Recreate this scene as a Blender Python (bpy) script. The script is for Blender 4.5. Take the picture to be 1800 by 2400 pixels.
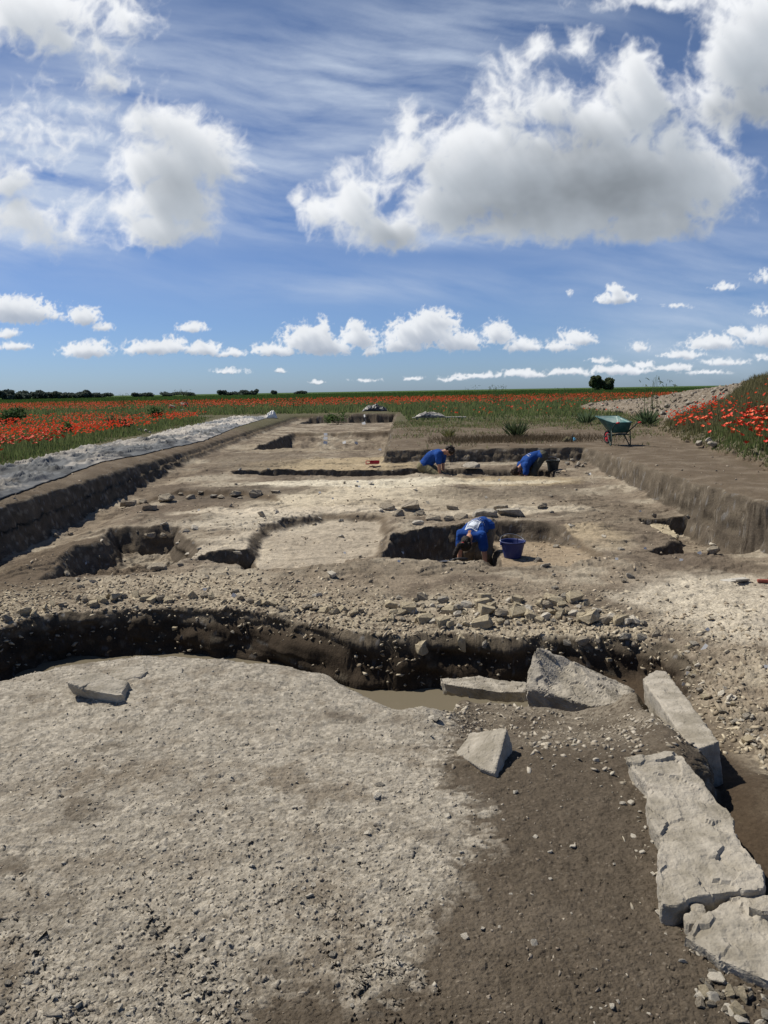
import bpy, bmesh, math, random
import numpy as np
from mathutils import Vector, Matrix, Euler
from mathutils.bvhtree import BVHTree

# ------------------------------------------------------------------ camera, world, sun
scene = bpy.context.scene
for o in list(bpy.data.objects):
    bpy.data.objects.remove(o, do_unlink=True)
R = math.radians
F = 1733.0                       # focal length in photo pixels (1800 x 2400)
CAMZ = 1.65
cd = bpy.data.cameras.new('camera'); cam = bpy.data.objects.new('camera', cd)
scene.collection.objects.link(cam); scene.camera = cam
cd.sensor_fit = 'VERTICAL'; cd.sensor_height = 36.0; cd.sensor_width = 27.0
cd.lens = 36.0 * F / 2400.0
cd.clip_start = 0.05; cd.clip_end = 20000
CM = Matrix.Rotation(R(90 - 9.31), 4, 'X') @ Matrix.Rotation(R(-0.95), 4, 'Z')
cam.matrix_world = Matrix.Translation((0, 0, CAMZ)) @ CM
M3 = np.array([[CM[i][j] for j in range(3)] for i in range(3)])

def ray(px, py):
    v = np.array([(px - 900) / F, -(py - 1200) / F, -1.0])
    return M3 @ v
def P(px, py, z):                # point of the horizontal plane z seen at a photo pixel
    d = ray(px, py)
    t = (z - CAMZ) / d[2]
    return np.array([d[0] * t, d[1] * t, z])
def PD(px, py, dist):            # point seen at a photo pixel, at plan distance dist
    d = ray(px, py)
    t = dist / d[1]
    return np.array([d[0] * t, dist, CAMZ + d[2] * t])
def poly(pts, z):
    return np.array([P(a, b, z)[:2] for a, b in pts])

SUN_AZ = math.atan2(-0.88, 0.47)         # measured from +Y towards +X
SUN_EL = R(54)
sdir = Vector((math.sin(SUN_AZ) * math.cos(SUN_EL), math.cos(SUN_AZ) * math.cos(SUN_EL), math.sin(SUN_EL)))
ld = bpy.data.lights.new('sun', 'SUN'); ld.energy = 4.9; ld.angle = R(0.6); ld.color = (1.0, 0.93, 0.81)
lo = bpy.data.objects.new('sun', ld); scene.collection.objects.link(lo)
lo.rotation_euler = sdir.to_track_quat('Z', 'Y').to_euler()
w = bpy.data.worlds.new('World'); scene.world = w; w.use_nodes = True
nt = w.node_tree; nt.nodes.clear()
sky = nt.nodes.new('ShaderNodeTexSky'); sky.sky_type = 'NISHITA'; sky.sun_disc = False
sky.sun_elevation = SUN_EL; sky.sun_rotation = SUN_AZ
sky.altitude = 0; sky.air_density = 0.85; sky.dust_density = 0.35; sky.ozone_density = 2.6
tint = nt.nodes.new('ShaderNodeMix'); tint.data_type = 'RGBA'; tint.blend_type = 'MULTIPLY'
tint.inputs['Factor'].default_value = 1.0
tg = nt.nodes.new('ShaderNodeTexCoord'); sx_ = nt.nodes.new('ShaderNodeSeparateXYZ'); rp = nt.nodes.new('ShaderNodeValToRGB')
nt.links.new(tg.outputs['Generated'], sx_.inputs[0]); nt.links.new(sx_.outputs['Z'], rp.inputs[0])
rp.color_ramp.elements[0].position = 0.0; rp.color_ramp.elements[0].color = (0.58, 0.77, 1.16, 1)
rp.color_ramp.elements[1].position = 0.42; rp.color_ramp.elements[1].color = (0.88, 0.90, 1.0, 1)
e2_ = rp.color_ramp.elements.new(0.75); e2_.color = (0.55, 0.57, 0.60, 1)
e_ = rp.color_ramp.elements.new(0.12); e_.color = (0.68, 0.80, 1.08, 1)
nt.links.new(rp.outputs[0], tint.inputs['B'])
bg = nt.nodes.new('ShaderNodeBackground'); bg.inputs['Strength'].default_value = 0.085
wo = nt.nodes.new('ShaderNodeOutputWorld')
nt.links.new(sky.outputs[0], tint.inputs['A']); nt.links.new(tint.outputs['Result'], bg.inputs[0]); nt.links.new(bg.outputs[0], wo.inputs[0])
scene.view_settings.view_transform = 'Standard'; scene.view_settings.look = 'None'
scene.view_settings.exposure = 0.0; scene.view_settings.gamma = 1.0
scene.render.engine = 'CYCLES'
scene.cycles.max_bounces = 5; scene.cycles.diffuse_bounces = 3; scene.cycles.transparent_max_bounces = 6

# ------------------------------------------------------------------ numpy noise
def h2(ix, iy, seed):
    a = (ix.astype(np.int64) * 374761393 + iy.astype(np.int64) * 668265263 + seed * 1442695041) & 0xffffffff
    a = ((a ^ (a >> 13)) * 1274126177) & 0xffffffff
    a = ((a ^ (a >> 16)) * 2246822519) & 0xffffffff
    a = a ^ (a >> 15)
    return (a & 0xffffff).astype(np.float32) / float(0x1000000)
def pn(x, y, seed=0):            # gradient noise, about -0.7..0.7
    xi = np.floor(x); yi = np.floor(y)
    fx = (x - xi).astype(np.float32); fy = (y - yi).astype(np.float32)
    xi = xi.astype(np.int64); yi = yi.astype(np.int64)
    ux = fx * fx * fx * (fx * (fx * 6 - 15) + 10); uy = fy * fy * fy * (fy * (fy * 6 - 15) + 10)
    def g(ox, oy):
        a = h2(xi + ox, yi + oy, seed) * 6.2831853
        return np.cos(a) * (fx - ox) + np.sin(a) * (fy - oy)
    n0 = g(0, 0) * (1 - ux) + g(1, 0) * ux
    n1 = g(0, 1) * (1 - ux) + g(1, 1) * ux
    return n0 * (1 - uy) + n1 * uy
def fbm(x, y, oct=4, seed=0, gain=0.5, lac=2.03):
    s = 0; a = 1.0; n = 0
    for i in range(oct):
        s = s + a * pn(x + 17.3 * i, y - 9.1 * i, seed + i * 7); n += a
        a *= gain; x = x * lac; y = y * lac
    return s / n * 1.6
def billow(x, y, oct=4, seed=0, gain=0.5):
    s = 0; a = 1.0; n = 0
    for i in range(oct):
        s = s + a * (1 - np.abs(pn(x + 17.3 * i, y - 9.1 * i, seed + i * 7)) * 2.6); n += a
        a *= gain; x = x * 2.07; y = y * 2.07
    return s / n
def worley(x, y, seed=0):        # F1, F2, id, offset to nearest point
    xi = np.floor(x).astype(np.int64); yi = np.floor(y).astype(np.int64)
    f1 = np.full(x.shape, 9.0, np.float32); f2 = f1.copy(); idv = f1.copy(); ox = f1 * 0; oy = f1 * 0
    for i in (-1, 0, 1):
        for j in (-1, 0, 1):
            cx = xi + i; cy = yi + j
            dx = (x - (cx + h2(cx, cy, seed))).astype(np.float32)
            dy = (y - (cy + h2(cx, cy, seed + 11))).astype(np.float32)
            d = np.sqrt(dx * dx + dy * dy)
            c = d < f1
            f2 = np.where(c, f1, np.minimum(f2, d))
            f1 = np.where(c, d, f1); ox = np.where(c, dx, ox); oy = np.where(c, dy, oy)
            idv = np.where(c, h2(cx, cy, seed + 23), idv)
    return f1, f2, idv, ox, oy
def sst(a, b, v):
    t = np.clip((v - a) / (b - a), 0, 1)
    return t * t * (3 - 2 * t)
def sdf(x, y, pts, pad=1.5):     # signed distance, positive inside; -pad far away
    out = np.full(x.shape, -pad, np.float32)
    mn = pts.min(0) - pad; mx = pts.max(0) + pad
    m = (x > mn[0]) & (x < mx[0]) & (y > mn[1]) & (y < mx[1])
    if not m.any(): return out
    X = x[m]; Y = y[m]
    d = np.full(X.shape, 1e9); s = np.zeros(X.shape, bool)
    n = len(pts)
    for i in range(n):
        ax, ay = pts[i]; bx, by = pts[(i + 1) % n]
        ex = bx - ax; ey = by - ay
        wx = X - ax; wy = Y - ay
        t = np.clip((wx * ex + wy * ey) / (ex * ex + ey * ey + 1e-12), 0, 1)
        d = np.minimum(d, (wx - ex * t) ** 2 + (wy - ey * t) ** 2)
        c = ((ay > Y) != (by > Y))
        xc = ex * (Y - ay) / (ey if abs(ey) > 1e-9 else 1e-9) + ax
        s ^= c & (X < xc)
    d = np.sqrt(d)
    out[m] = np.where(s, d, -np.minimum(d, pad))
    return out
def mixc(c, col, m):
    m = m[..., None]
    return c * (1 - m) + np.array(col, np.float32) * m

# ------------------------------------------------------------------ object helpers
COL = scene.collection
MATS = {}
def link(o, parent=None):
    COL.objects.link(o)
    if parent is not None: o.parent = parent
    return o
def tag(o, label=None, cat=None, group=None, kind=None):
    if label: o['label'] = label
    if cat: o['category'] = cat
    if group: o['group'] = group
    if kind: o['kind'] = kind
    return o
def empty(name, loc, rz=0.0):
    o = bpy.data.objects.new(name, None); COL.objects.link(o)
    o.location = loc; o.rotation_euler = (0, 0, rz); o.empty_display_size = 0.1
    return o
def from_arrays(name, v, f, mats, col=None, parent=None, smooth=False, mi=None, obj=True):
    v = np.asarray(v, np.float32); f = np.asarray(f, np.int32)
    me = bpy.data.meshes.new(name)
    k = f.shape[1]
    me.vertices.add(len(v)); me.vertices.foreach_set('co', v.ravel())
    me.loops.add(f.size); me.loops.foreach_set('vertex_index', f.ravel())
    me.polygons.add(len(f)); me.polygons.foreach_set('loop_start', np.arange(len(f), dtype=np.int32) * k)
    me.polygons.foreach_set('loop_total', np.full(len(f), k, np.int32))
    if mi is not None: me.polygons.foreach_set('material_index', np.asarray(mi, np.int32))
    if smooth: me.polygons.foreach_set('use_smooth', np.ones(len(f), bool))
    me.update()
    if col is not None:
        a = me.color_attributes.new('Col', 'FLOAT_COLOR', 'POINT')
        c = np.ones((len(v), 4), np.float32); c[:, :col.shape[1]] = col
        a.data.foreach_set('color', c.ravel())
    for m in (mats if isinstance(mats, (list, tuple)) else [mats]): me.materials.append(m)
    if not obj: return me
    return link(bpy.data.objects.new(name, me), parent)
def bm_obj(name, bm, mats, parent=None, smooth=False, normals=True):
    if normals: bmesh.ops.recalc_face_normals(bm, faces=bm.faces)
    me = bpy.data.meshes.new(name); bm.to_mesh(me); bm.free()
    for m in (mats if isinstance(mats, (list, tuple)) else [mats]): me.materials.append(m)
    if smooth:
        for p in me.polygons: p.use_smooth = True
    return link(bpy.data.objects.new(name, me), parent)

# ------------------------------------------------------------------ materials
def newmat(name):
    m = bpy.data.materials.new(name); m.use_nodes = True
    n = m.node_tree; b = n.nodes['Principled BSDF']
    b.inputs['Specular IOR Level'].default_value = 0.2
    return m, n, b
def mat_attr(name, rough=0.95, bump=0.0, bscale=60, var=0.25, vscale=25, spec=0.15, translucent=0.0, b2=0):
    """albedo from the mesh's own colour attribute, broken up by noise, with a fine bump"""
    m, n, b = newmat(name)
    a = n.nodes.new('ShaderNodeAttribute'); a.attribute_name = 'Col'
    tc = n.nodes.new('ShaderNodeTexCoord')
    col = a.outputs['Color']
    if var > 0:
        nz = n.nodes.new('ShaderNodeTexNoise'); nz.inputs['Scale'].default_value = vscale; nz.inputs['Detail'].default_value = 5
        nz.inputs['Roughness'].default_value = 0.65
        n.links.new(tc.outputs['Object'], nz.inputs['Vector'])
        mr = n.nodes.new('ShaderNodeMapRange'); mr.inputs['From Min'].default_value = 0.3; mr.inputs['From Max'].default_value = 0.7
        mr.inputs['To Min'].default_value = 1 - var; mr.inputs['To Max'].default_value = 1 + var
        n.links.new(nz.outputs['Fac'], mr.inputs['Value'])
        mx = n.nodes.new('ShaderNodeVectorMath'); mx.operation = 'SCALE'
        n.links.new(col, mx.inputs[0]); n.links.new(mr.outputs[0], mx.inputs['Scale'])
        col = mx.outputs[0]
    n.links.new(col, b.inputs['Base Color'])
    b.inputs['Roughness'].default_value = rough; b.inputs['Specular IOR Level'].default_value = spec
    if bump > 0:
        n1 = n.nodes.new('ShaderNodeTexNoise'); n1.inputs['Scale'].default_value = bscale; n1.inputs['Detail'].default_value = 6
        n1.inputs['Roughness'].default_value = 0.7
        n.links.new(tc.outputs['Object'], n1.inputs['Vector'])
        bp = n.nodes.new('ShaderNodeBump'); bp.inputs['Strength'].default_value = 1.0; bp.inputs['Distance'].default_value = bump
        n.links.new(n1.outputs['Fac'], bp.inputs['Height'])
        last = bp
        if b2 > 0:
            n2 = n.nodes.new('ShaderNodeTexNoise'); n2.inputs['Scale'].default_value = bscale * 0.22; n2.inputs['Detail'].default_value = 5
            n2.inputs['Roughness'].default_value = 0.6
            n.links.new(tc.outputs['Object'], n2.inputs['Vector'])
            bq = n.nodes.new('ShaderNodeBump'); bq.inputs['Strength'].default_value = 1.0; bq.inputs['Distance'].default_value = b2
            n.links.new(n2.outputs['Fac'], bq.inputs['Height']); n.links.new(bp.outputs[0], bq.inputs['Normal']); last = bq
        n.links.new(last.outputs[0], b.inputs['Normal'])
    if translucent > 0:
        tr = n.nodes.new('ShaderNodeBsdfTranslucent'); n.links.new(col, tr.inputs['Color'])
        ms = n.nodes.new('ShaderNodeMixShader'); ms.inputs[0].default_value = translucent
        n.links.new(b.outputs[0], ms.inputs[1]); n.links.new(tr.outputs[0], ms.inputs[2])
        n.links.new(ms.outputs[0], n.nodes['Material Output'].inputs['Surface'])
    return m
def mat(name, c, rough=0.7, c2=None, scale=20, bump=0.0, bscale=40, metal=0.0, spec=0.3, detail=5, lo=0.4, hi=0.6, stretch=None, c3=None):
    m, n, b = newmat(name)
    b.inputs['Base Color'].default_value = (*c, 1); b.inputs['Roughness'].default_value = rough
    b.inputs['Metallic'].default_value = metal; b.inputs['Specular IOR Level'].default_value = spec
    tc = n.nodes.new('ShaderNodeTexCoord'); vec = tc.outputs['Object']
    if stretch:
        mp = n.nodes.new('ShaderNodeMapping'); mp.inputs['Scale'].default_value = stretch
        n.links.new(vec, mp.inputs['Vector']); vec = mp.outputs[0]
    if c2:
        nz = n.nodes.new('ShaderNodeTexNoise'); nz.inputs['Scale'].default_value = scale; nz.inputs['Detail'].default_value = detail
        nz.inputs['Roughness'].default_value = 0.6
        n.links.new(vec, nz.inputs['Vector'])
        cr = n.nodes.new('ShaderNodeValToRGB'); cr.color_ramp.elements[0].position = lo; cr.color_ramp.elements[1].position = hi
        cr.color_ramp.elements[0].color = (*c, 1); cr.color_ramp.elements[1].color = (*c2, 1)
        if c3:
            e = cr.color_ramp.elements.new(min(0.95, hi + 0.1)); e.color = (*c3, 1)
        n.links.new(nz.outputs['Fac'], cr.inputs[0]); n.links.new(cr.outputs[0], b.inputs['Base Color'])
    if bump > 0:
        n1 = n.nodes.new('ShaderNodeTexNoise'); n1.inputs['Scale'].default_value = bscale; n1.inputs['Detail'].default_value = 6
        n1.inputs['Roughness'].default_value = 0.65
        n.links.new(vec, n1.inputs['Vector'])
        bp = n.nodes.new('ShaderNodeBump'); bp.inputs['Distance'].default_value = bump
        n.links.new(n1.outputs['Fac'], bp.inputs['Height']); n.links.new(bp.outputs[0], b.inputs['Normal'])
    return m
# ------------------------------------------------------------------ the terrain: excavation, ditch, platform, field, spoil heap
FIELD = 0.23
def zfloor(x, y): return np.clip(-0.38 + (y - 9) * 0.0245, -0.38, -0.12)
def PF(px, py):                                  # photo pixel -> plan, on the excavation floor
    z = -0.38
    for _ in range(8):
        p = P(px, py, z); z = float(zfloor(p[0], p[1]))
    return p[:2]
def polyF(pts): return np.array([PF(a, b) for a, b in pts])
TRENCH = np.array([(-5.15, -6), (-5.15, 3), (-5.2, 8), (-5.3, 12), (-5.25, 20), (-5.4, 47.5), (0.85, 48.0), (0.35, 30), (0.08, 18.25),
                   (4.95, 18.3), (4.8, 14), (4.62, 9), (4.6, 5), (4.6, -6)])
HEAP = np.array([P(1800, 1092, FIELD)[:2], (5.9, 11.0), (6.6, 8.0), (30, 8), (40, 40), (24, 58), (13, 50), (12.2, 44), (12.6, 36), P(1560, 985, FIELD)[:2], P(1542, 1012, FIELD)[:2], P(1650, 1050, FIELD)[:2]])
PIT_LEFT = polyF([(125, 1352), (184, 1289), (255, 1262), (266, 1236), (336, 1234), (404, 1234), (415, 1252), (445, 1267), (440, 1300), (401, 1318), (325, 1334), (288, 1338), (200, 1338)])
PIT_MID = polyF([(575, 1326), (596, 1255), (620, 1232), (727, 1213), (760, 1205), (895, 1207), (905, 1240), (880, 1300), (800, 1318), (690, 1326)])
PIT_MID_POCKET = polyF([(478, 1308), (500, 1296), (590, 1284), (596, 1318), (540, 1318)])
PIT_PERSON = polyF([(905, 1306), (930, 1262), (985, 1252), (1040, 1243), (1150, 1240), (1160, 1311), (1000, 1312)])
PIT_BUCKET = polyF([(1130, 1224), (1200, 1222), (1290, 1226), (1330, 1250), (1390, 1285), (1405, 1302), (1330, 1325), (1150, 1325)])
PIT_RIGHT = polyF([(1508, 1214), (1612, 1214), (1640, 1232), (1700, 1262), (1830, 1295), (1650, 1302), (1560, 1300), (1522, 1292), (1592, 1266), (1545, 1236)])
SLOT = polyF([(545, 1108), (700, 1101), (985, 1099.5), (1290, 1101), (1300, 1114), (1260, 1115), (960, 1113), (760, 1114), (560, 1113)])
PIT_FAR = np.array([PF(*q) for q in [(600, 1054), (690, 1014), (915, 1012), (912, 1052)]])
SONDAGE = np.array([(-4.7, 42.0), (-4.5, 49.0), (1.1, 49.5), (0.9, 42.0)])
SHALLOW = polyF([(300, 1165), (420, 1150), (560, 1152), (640, 1160), (655, 1178), (520, 1183), (380, 1190)])
RIM = polyF([(-700, 1700), (-300, 1540), (0, 1468), (81, 1440), (163, 1424), (298, 1416), (434, 1416), (543, 1422), (678, 1438), (760, 1462), (850, 1478), (960, 1482), (1117, 1479), (1280, 1484), (1400, 1482), (1500, 1484), (1560, 1500)])
BANK = np.array([P(*q) [:2] for q in [(1600, 1545, -.45), (1650, 1620, -.4), (1730, 1710, -.4), (1800, 1780, -.38), (1900, 1900, -.35), (2050, 2100, -.3), (2300, 2500, -.2)]])
DITCH = np.vstack([RIM, BANK, [(3.0, -4), (-6, -4), (-6, 4.5)]])
PLATFORM = np.array([P(*q)[:2] for q in [(-700, 1900, 0), (-200, 1660, 0), (0, 1598, 0), (150, 1564, 0), (320, 1545, 0), (500, 1548, 0), (700, 1556, 0), (790, 1580, 0), (872, 1630, -.02), (940, 1690, -.1),
            (1005, 1722, -.22), (1052, 1688, -.25), (1075, 1650, -.27), (1140, 1640, -.26), (1235, 1640, -.25), (1340, 1646, -.23), (1470, 1620, -.2), (1515, 1618, -.15), (1570, 1700, -.1), (1612, 1760, -.05), (1665, 1830, 0), (1705, 1880, 0), (1760, 1970, 0), (1795, 2060, 0), (1850, 2130, 0), (2000, 2350, 0), (2150, 2600, 0)]] + [np.array([1.6, -3.0]), np.array([-6, -3.0])])
PLATTOP = lambda x, y: 0.020 * sst(3.3, 4.2, y) * sst(.5, -.1, x) + 0.035 * sst(-.2, -1.5, x) * sst(2.2, 4, y) - 0.24 * sst(3.1, 4.1, y - 0.25 * np.clip(x - 1.5, 0, 2)) * sst(0.05, 0.5, x - 0.02 * y)

MORTAR = np.array([P(*q)[:2] for q in [(-900, 1800, 0), (0, 1570, 0), (320, 1500, 0), (700, 1520, 0), (900, 1600, -.03), (1010, 1700, -.2), (1060, 1745, -.06), (1060, 1820, 0), (1095, 1900, 0), (1100, 1990, 0), (1045, 2060, 0), (1030, 2150, 0), (980, 2240, 0), (860, 2290, 0), (700, 2340, 0), (560, 2390, 0), (420, 2440, 0), (300, 2480, 0), (100, 2480, 0), (-300, 2520, 0), (-1200, 2600, 0)]])

def terrain(x, y, sp):
    """height and albedo at plan points; sp = local sample spacing, fades detail that is finer than that"""
    d = np.hypot(x, y)
    fade = lambda size: np.clip(size / (sp * 1.6) - 0.6, 0, 1)
    wn1 = fbm(x * 1.3, y * 1.3, 3, 5, .4); wn2 = fbm(x * 1.3 + 40, y * 1.3, 3, 6, .4)
    wf1 = fbm(x * 7, y * 7, 3, 15, .4); wf2 = fbm(x * 7, y * 7 + 30, 3, 16, .4)
    wl1 = pn(x * 4.5, y * 4.5, 25); wl2 = pn(x * 4.5 + 9, y * 4.5, 26)
    X = x + 0.07 * wn1 + 0.045 * wl1 + .004 * wf1; Y = y + 0.07 * wn2 + 0.045 * wl2 + .004 * wf2
    big = fbm(x * 0.35, y * 0.35, 4, 31); mid = fbm(x * 1.1, y * 1.1, 5, 37); fin = fbm(x * 5, y * 5, 5, 41, 0.6)
    lump = billow(x * 2.6, y * 2.6, 4, 47)
    # chips: two sizes of broken, tilted flakes
    f1, f2, i1, ox, oy = worley(x * 30 + .5 * wf1, y * 44 + .5 * wf2, 3)
    g1, g2, j1, px, py = worley(x * 75 + .8 * wf2, y * 95 + .8 * wf1, 9)
    k1, k2, l1, qx, qy = worley(x * 11 + 0.8 * wf1, y * 11, 19)
    def tilt(idv, a, b): return (np.sin(idv * 251.0) * a + np.cos(idv * 173.0) * b)
    cA = (i1 - 0.5) * 1.2 + tilt(i1, ox, oy) * 1.3 - 0.3 * (1 - sst(0, 0.22, f2 - f1))
    cB = (j1 - 0.5) * 1.0 + tilt(j1, px, py) * 1.4 - 0.8 * (1 - sst(0, 0.25, g2 - g1))
    cC = (l1 - 0.5) * 1.0 + tilt(l1, qx, qy) * 1.3 - 0.5 * (1 - sst(0, 0.15, k2 - k1))
    cA *= fade(0.035); cB *= fade(0.014); cC *= fade(0.08)
    # --- field and heap
    z = FIELD + 0.03 * big + 0.02 * mid + 0.012 * fin
    hd = sdf(x + 0.5 * wn1 + 0.15 * wf1, y + 0.5 * wn2, HEAP, 3.0)
    hmax = 0.55 + 2.1 * sst(46, 30, y) * sst(9.5, 15.5, x)
    hh = np.clip(hd * 0.43, 0, None); hh = hmax * (1 - np.exp(-hh / hmax * 1.25))
    hh = np.where(hd > 0, hh, 0)
    z = z + hh * (1 + 0.12 * mid) + np.where(hd > 0, 0.10 * lump * sst(0, 1.5, hd) + 0.05 * cC + 0.02 * cA, 0)
    heapm = sst(0, 0.5, hd)
    # --- trench
    # pronounced, lumpy edge on the cut walls
    sx = X + 0.03 * np.sin(y * 9); sy = Y
    td = sdf(sx, sy, TRENCH, 3.0)
    zf = zfloor(x, y) + 0.035 * big + 0.03 * mid + 0.014 * fin
    ww = 0.075 + 0.075 * (x < -2) * (y > 1)
    zf = zf - 0.17 * sst(-4.1, -5.0, x) * sst(22, 12, y)
    tm = sst(-ww, ww, td)
    round_ = (0.045 + 0.105 * (x < -2)) * np.exp(-np.clip(-td - 0.05, 0, None) / (0.18 + 0.10 * (x < -2)))
    z = z - round_ * (td < 0.1)
    z = z * (1 - tm) + (zf + 0.10 * np.exp(-np.clip(td, 0, None) / 0.12) * (td > 0)) * tm
    wall = tm * (1 - tm) * 4
    pits = np.zeros_like(z)
    def pit(z, pts, zt, w, amt=1.0):
        s = sdf(X, Y, pts, 1.2)
        m = sst(-w, w, s) * amt
        np.maximum(pits, m, out=pits)
        return z * (1 - m) + zt * m, m, s
    z, _, _ = pit(z, SHALLOW, z - 0.09, 0.10)
    z, _, _ = pit(z, SONDAGE, np.where(td > .1, -0.60 + 0.05 * mid, z), 0.15)
    z, mfar, _ = pit(z, PIT_FAR, -0.95 + 0.78 * sst(26.5, 35.5, y + .5 * mid) + 0.12 * mid + .08 * lump, 0.14)
    z, _, _ = pit(z, SLOT, -0.62 + 0.04 * mid, 0.06)
    z, _, _ = pit(z, PIT_LEFT, -0.80 + 0.10 * mid + 0.12 * lump, 0.15)
    z, mB, _ = pit(z, PIT_MID, -0.50 + 0.02 * mid + 0.05 * (y - 10) + .03 * fbm(x * 2.5, y * 2.5, 4, 98), 0.11)
    z, _, _ = pit(z, PIT_MID_POCKET, -0.70 + 0 * z, 0.07)
    z, mC, _ = pit(z, PIT_BUCKET, -0.46 - 0.16 * sst(9.2, 10.8, y) + 0.02 * mid, 0.11)
    z, _, _ = pit(z, PIT_PERSON, -0.92 + 0.04 * mid, 0.10)
    z, _, _ = pit(z, PIT_RIGHT, -0.58 + 0.03 * mid, 0.06)
    # --- large near ditch with its sloping right bank
    dd = sdf(X, Y, DITCH, 2.0)
    right = sst(2.3, 3.1, x + 0.25 * (6 - y))
    wd = 0.15 + 0.12 * right
    zd = -0.98 + 0.24 * sst(0.9, 2.0, x) + (0.22 * sst(5.5, 4.4, y) + .15 * sst(4.5, 3.3, y) + .27 * sst(3.8, 3.0, y)) * sst(1.0, 1.35, x) + 0.04 * mid
    md = sst(-0.5 * wd, 1.4 * wd, dd)
    zrim = z - 0.07 * np.exp(-np.clip(-dd, 0, None) / 0.25)
    z = zrim * (1 - md) + zd * md
    # ledge of rubble half way down the far wall
    # --- platform the photographer stands on
    pd = sdf(X, Y, PLATFORM, 2.0)
    pz = PLATTOP(x, y) + 0.02 * big + 0.018 * mid + 0.006 * fin
    pz = pz - 0.045 * np.exp(-np.clip(pd, 0, None) / 0.08)
    sa, sb = P(1512, 1592, -.08)[:2], P(1618, 1762, .02)[:2]; ab = sb - sa
    tt = np.clip(((x - sa[0]) * ab[0] + (y - sa[1]) * ab[1]) / (ab @ ab), -.1, 1.0)
    pz = pz + (0.10 - .06 * np.clip(tt, 0, 1)) * np.exp(-(np.hypot(x - sa[0] - tt * ab[0] + .05, y - sa[1] - tt * ab[1]) / .10) ** 2)
    wp = 0.07 + 0.06 * sst(-0.2, 0.4, x) * sst(3.2, 4.0, y)
    pm = sst(-1.5 * wp, 0.5 * wp, pd)
    z = z * (1 - pm) + np.maximum(pz, z * 0 - 2) * pm
    # --- cover types
    mo = sdf(x + 0.10 * wn1 + 0.06 * wf1, y + 0.16 * wn2 + 0.06 * wf2, MORTAR, 1.0)
    mortar = sst(-0.11, 0.07, mo + 0.06 * fin + .10 * mid + .09 * (i1 - .5) + .05 * (l1 - .5)) * sst(0.2, 0.8, pm)
    mortar = mortar * (1 - 0.75 * sst(0.28, 0.62, fbm(x * 1.9 + 5, y * 3.0, 4, 77) + 0.25 * sst(2.4, 1.9, y)))
    dist_rim = np.where(dd < 0, -dd, 0)
    band = sst(1.75, 0.35, dist_rim + 0.5 * wn1) * (1 - md) * (1 - pits) * tm * (y > 3)
    band = band * (1 - .75 * sst(1.9, 2.5, x + .3 * wn1))
    bandf = band * (0.45 + 0.55 * sst(-0.3, 0.25, mid))
    bank = right * sst(-0.35, 0.1, dd) * sst(1.1, 0.25, dd) * (1 - pm)
    inner = tm * (1 - pm) * (1 - md)
    # --- relief of the covers
    z = z + mortar * (0.0030 * cA * (0.6 + 0.5 * i1) + 0.0030 * cB + 0.0028 * cC + 0.010 * fbm(x * 11, y * 11, 3, 55))
    soilp = pm * (1 - mortar)
    z = z + soilp * (0.0035 * cA * (i1 > 0.72) + 0.0022 * cB + 0.006 * fbm(x * 18, y * 18, 4, 57, 0.6))
    z = z + (bandf * 0.6 + bank) * (1 - np.clip(md * (1 - md) * 5, 0, 1)) * (0.018 * cA + 0.006 * cB + 0.014 * cC)
    z = z + inner * (1 - band) * (0.016 * cC * (l1 > 0.5) * np.clip(.4 + 1.5 * mid, 0, 1.2) + 0.008 * cA + 0.022 * fin * np.clip(mid + 0.35, 0, 1) + .02 * fbm(x * 2.6, y * 4.5, 4, 93))
    lt = fbm(x * .55 + .25 * wn1, y * 1.25 + .25 * wn2, 3, 95, .45); ledge = 0.055 * sst(-.22, -.17, lt) + 0.06 * sst(.04, .085, lt) + 0.045 * sst(.27, .31, lt) - .07
    ledge2 = .03 * sst(0, .05, fbm(x * 1.7, y * 3.4, 4, 96, .5))
    lw = inner * sst(7.4, 8.2, y) * sst(40, 30, y) * (1 - pits)
    z = z + lw * (ledge + ledge2) * .42 * sst(-.5, .2, mid)
    z = z + 0
    # --- albedo
    n1 = fbm(x * 2.2, y * 2.2, 5, 81); n2 = fbm(x * 0.7, y * 0.9, 4, 83); n3 = fbm(x * 14, y * 14, 4, 85, .6)
    c = np.zeros(x.shape + (3,), np.float32) + np.array((0.125, 0.098, 0.07), np.float32)      # field soil
    c = mixc(c, (0.20, 0.165, 0.125), sst(-0.2, 0.5, n1) * 0.7)
    grass = np.clip(sst(26.5, 35, y + 3.0 * n1) + sst(-6.3, -6.9, x + 0.02 * (y - 10) + 0.2 * n1), 0, 1) * (1 - tm)
    grass = np.where(hd > -0.3, np.maximum(grass * (hd < 0), sst(27.5, 24.5, y + 2.5 * n1 - 14 * sst(.455, .52, x / np.maximum(y, 1)))), grass)
    c = mixc(c, (0.19, 0.16, 0.125), heapm * 0.85)
    c = mixc(c, (0.30, 0.265, 0.22), heapm * sst(0.0, 0.3, n3))
    c = mixc(c, (0.085, 0.085, 0.045), grass * 0.75 * (hd < -.29) + grass * .7 * sst(.05, .5, hd) * (hd > 0))
    far = sst(90, 135, y)
    c = mixc(c, (0.05, 0.09, 0.02), far)
    # excavation floor
    fl = np.zeros_like(c) + np.array((0.205, 0.165, 0.118), np.float32)
    fl = mixc(fl, (0.31, 0.265, 0.195), sst(-0.1, 0.45, n2 + 0.6 * n1))
    fl = mixc(fl, (0.115, 0.09, 0.065), sst(-0.05, 0.4, -n2 + 0.8 * n1) * 0.9)
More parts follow.
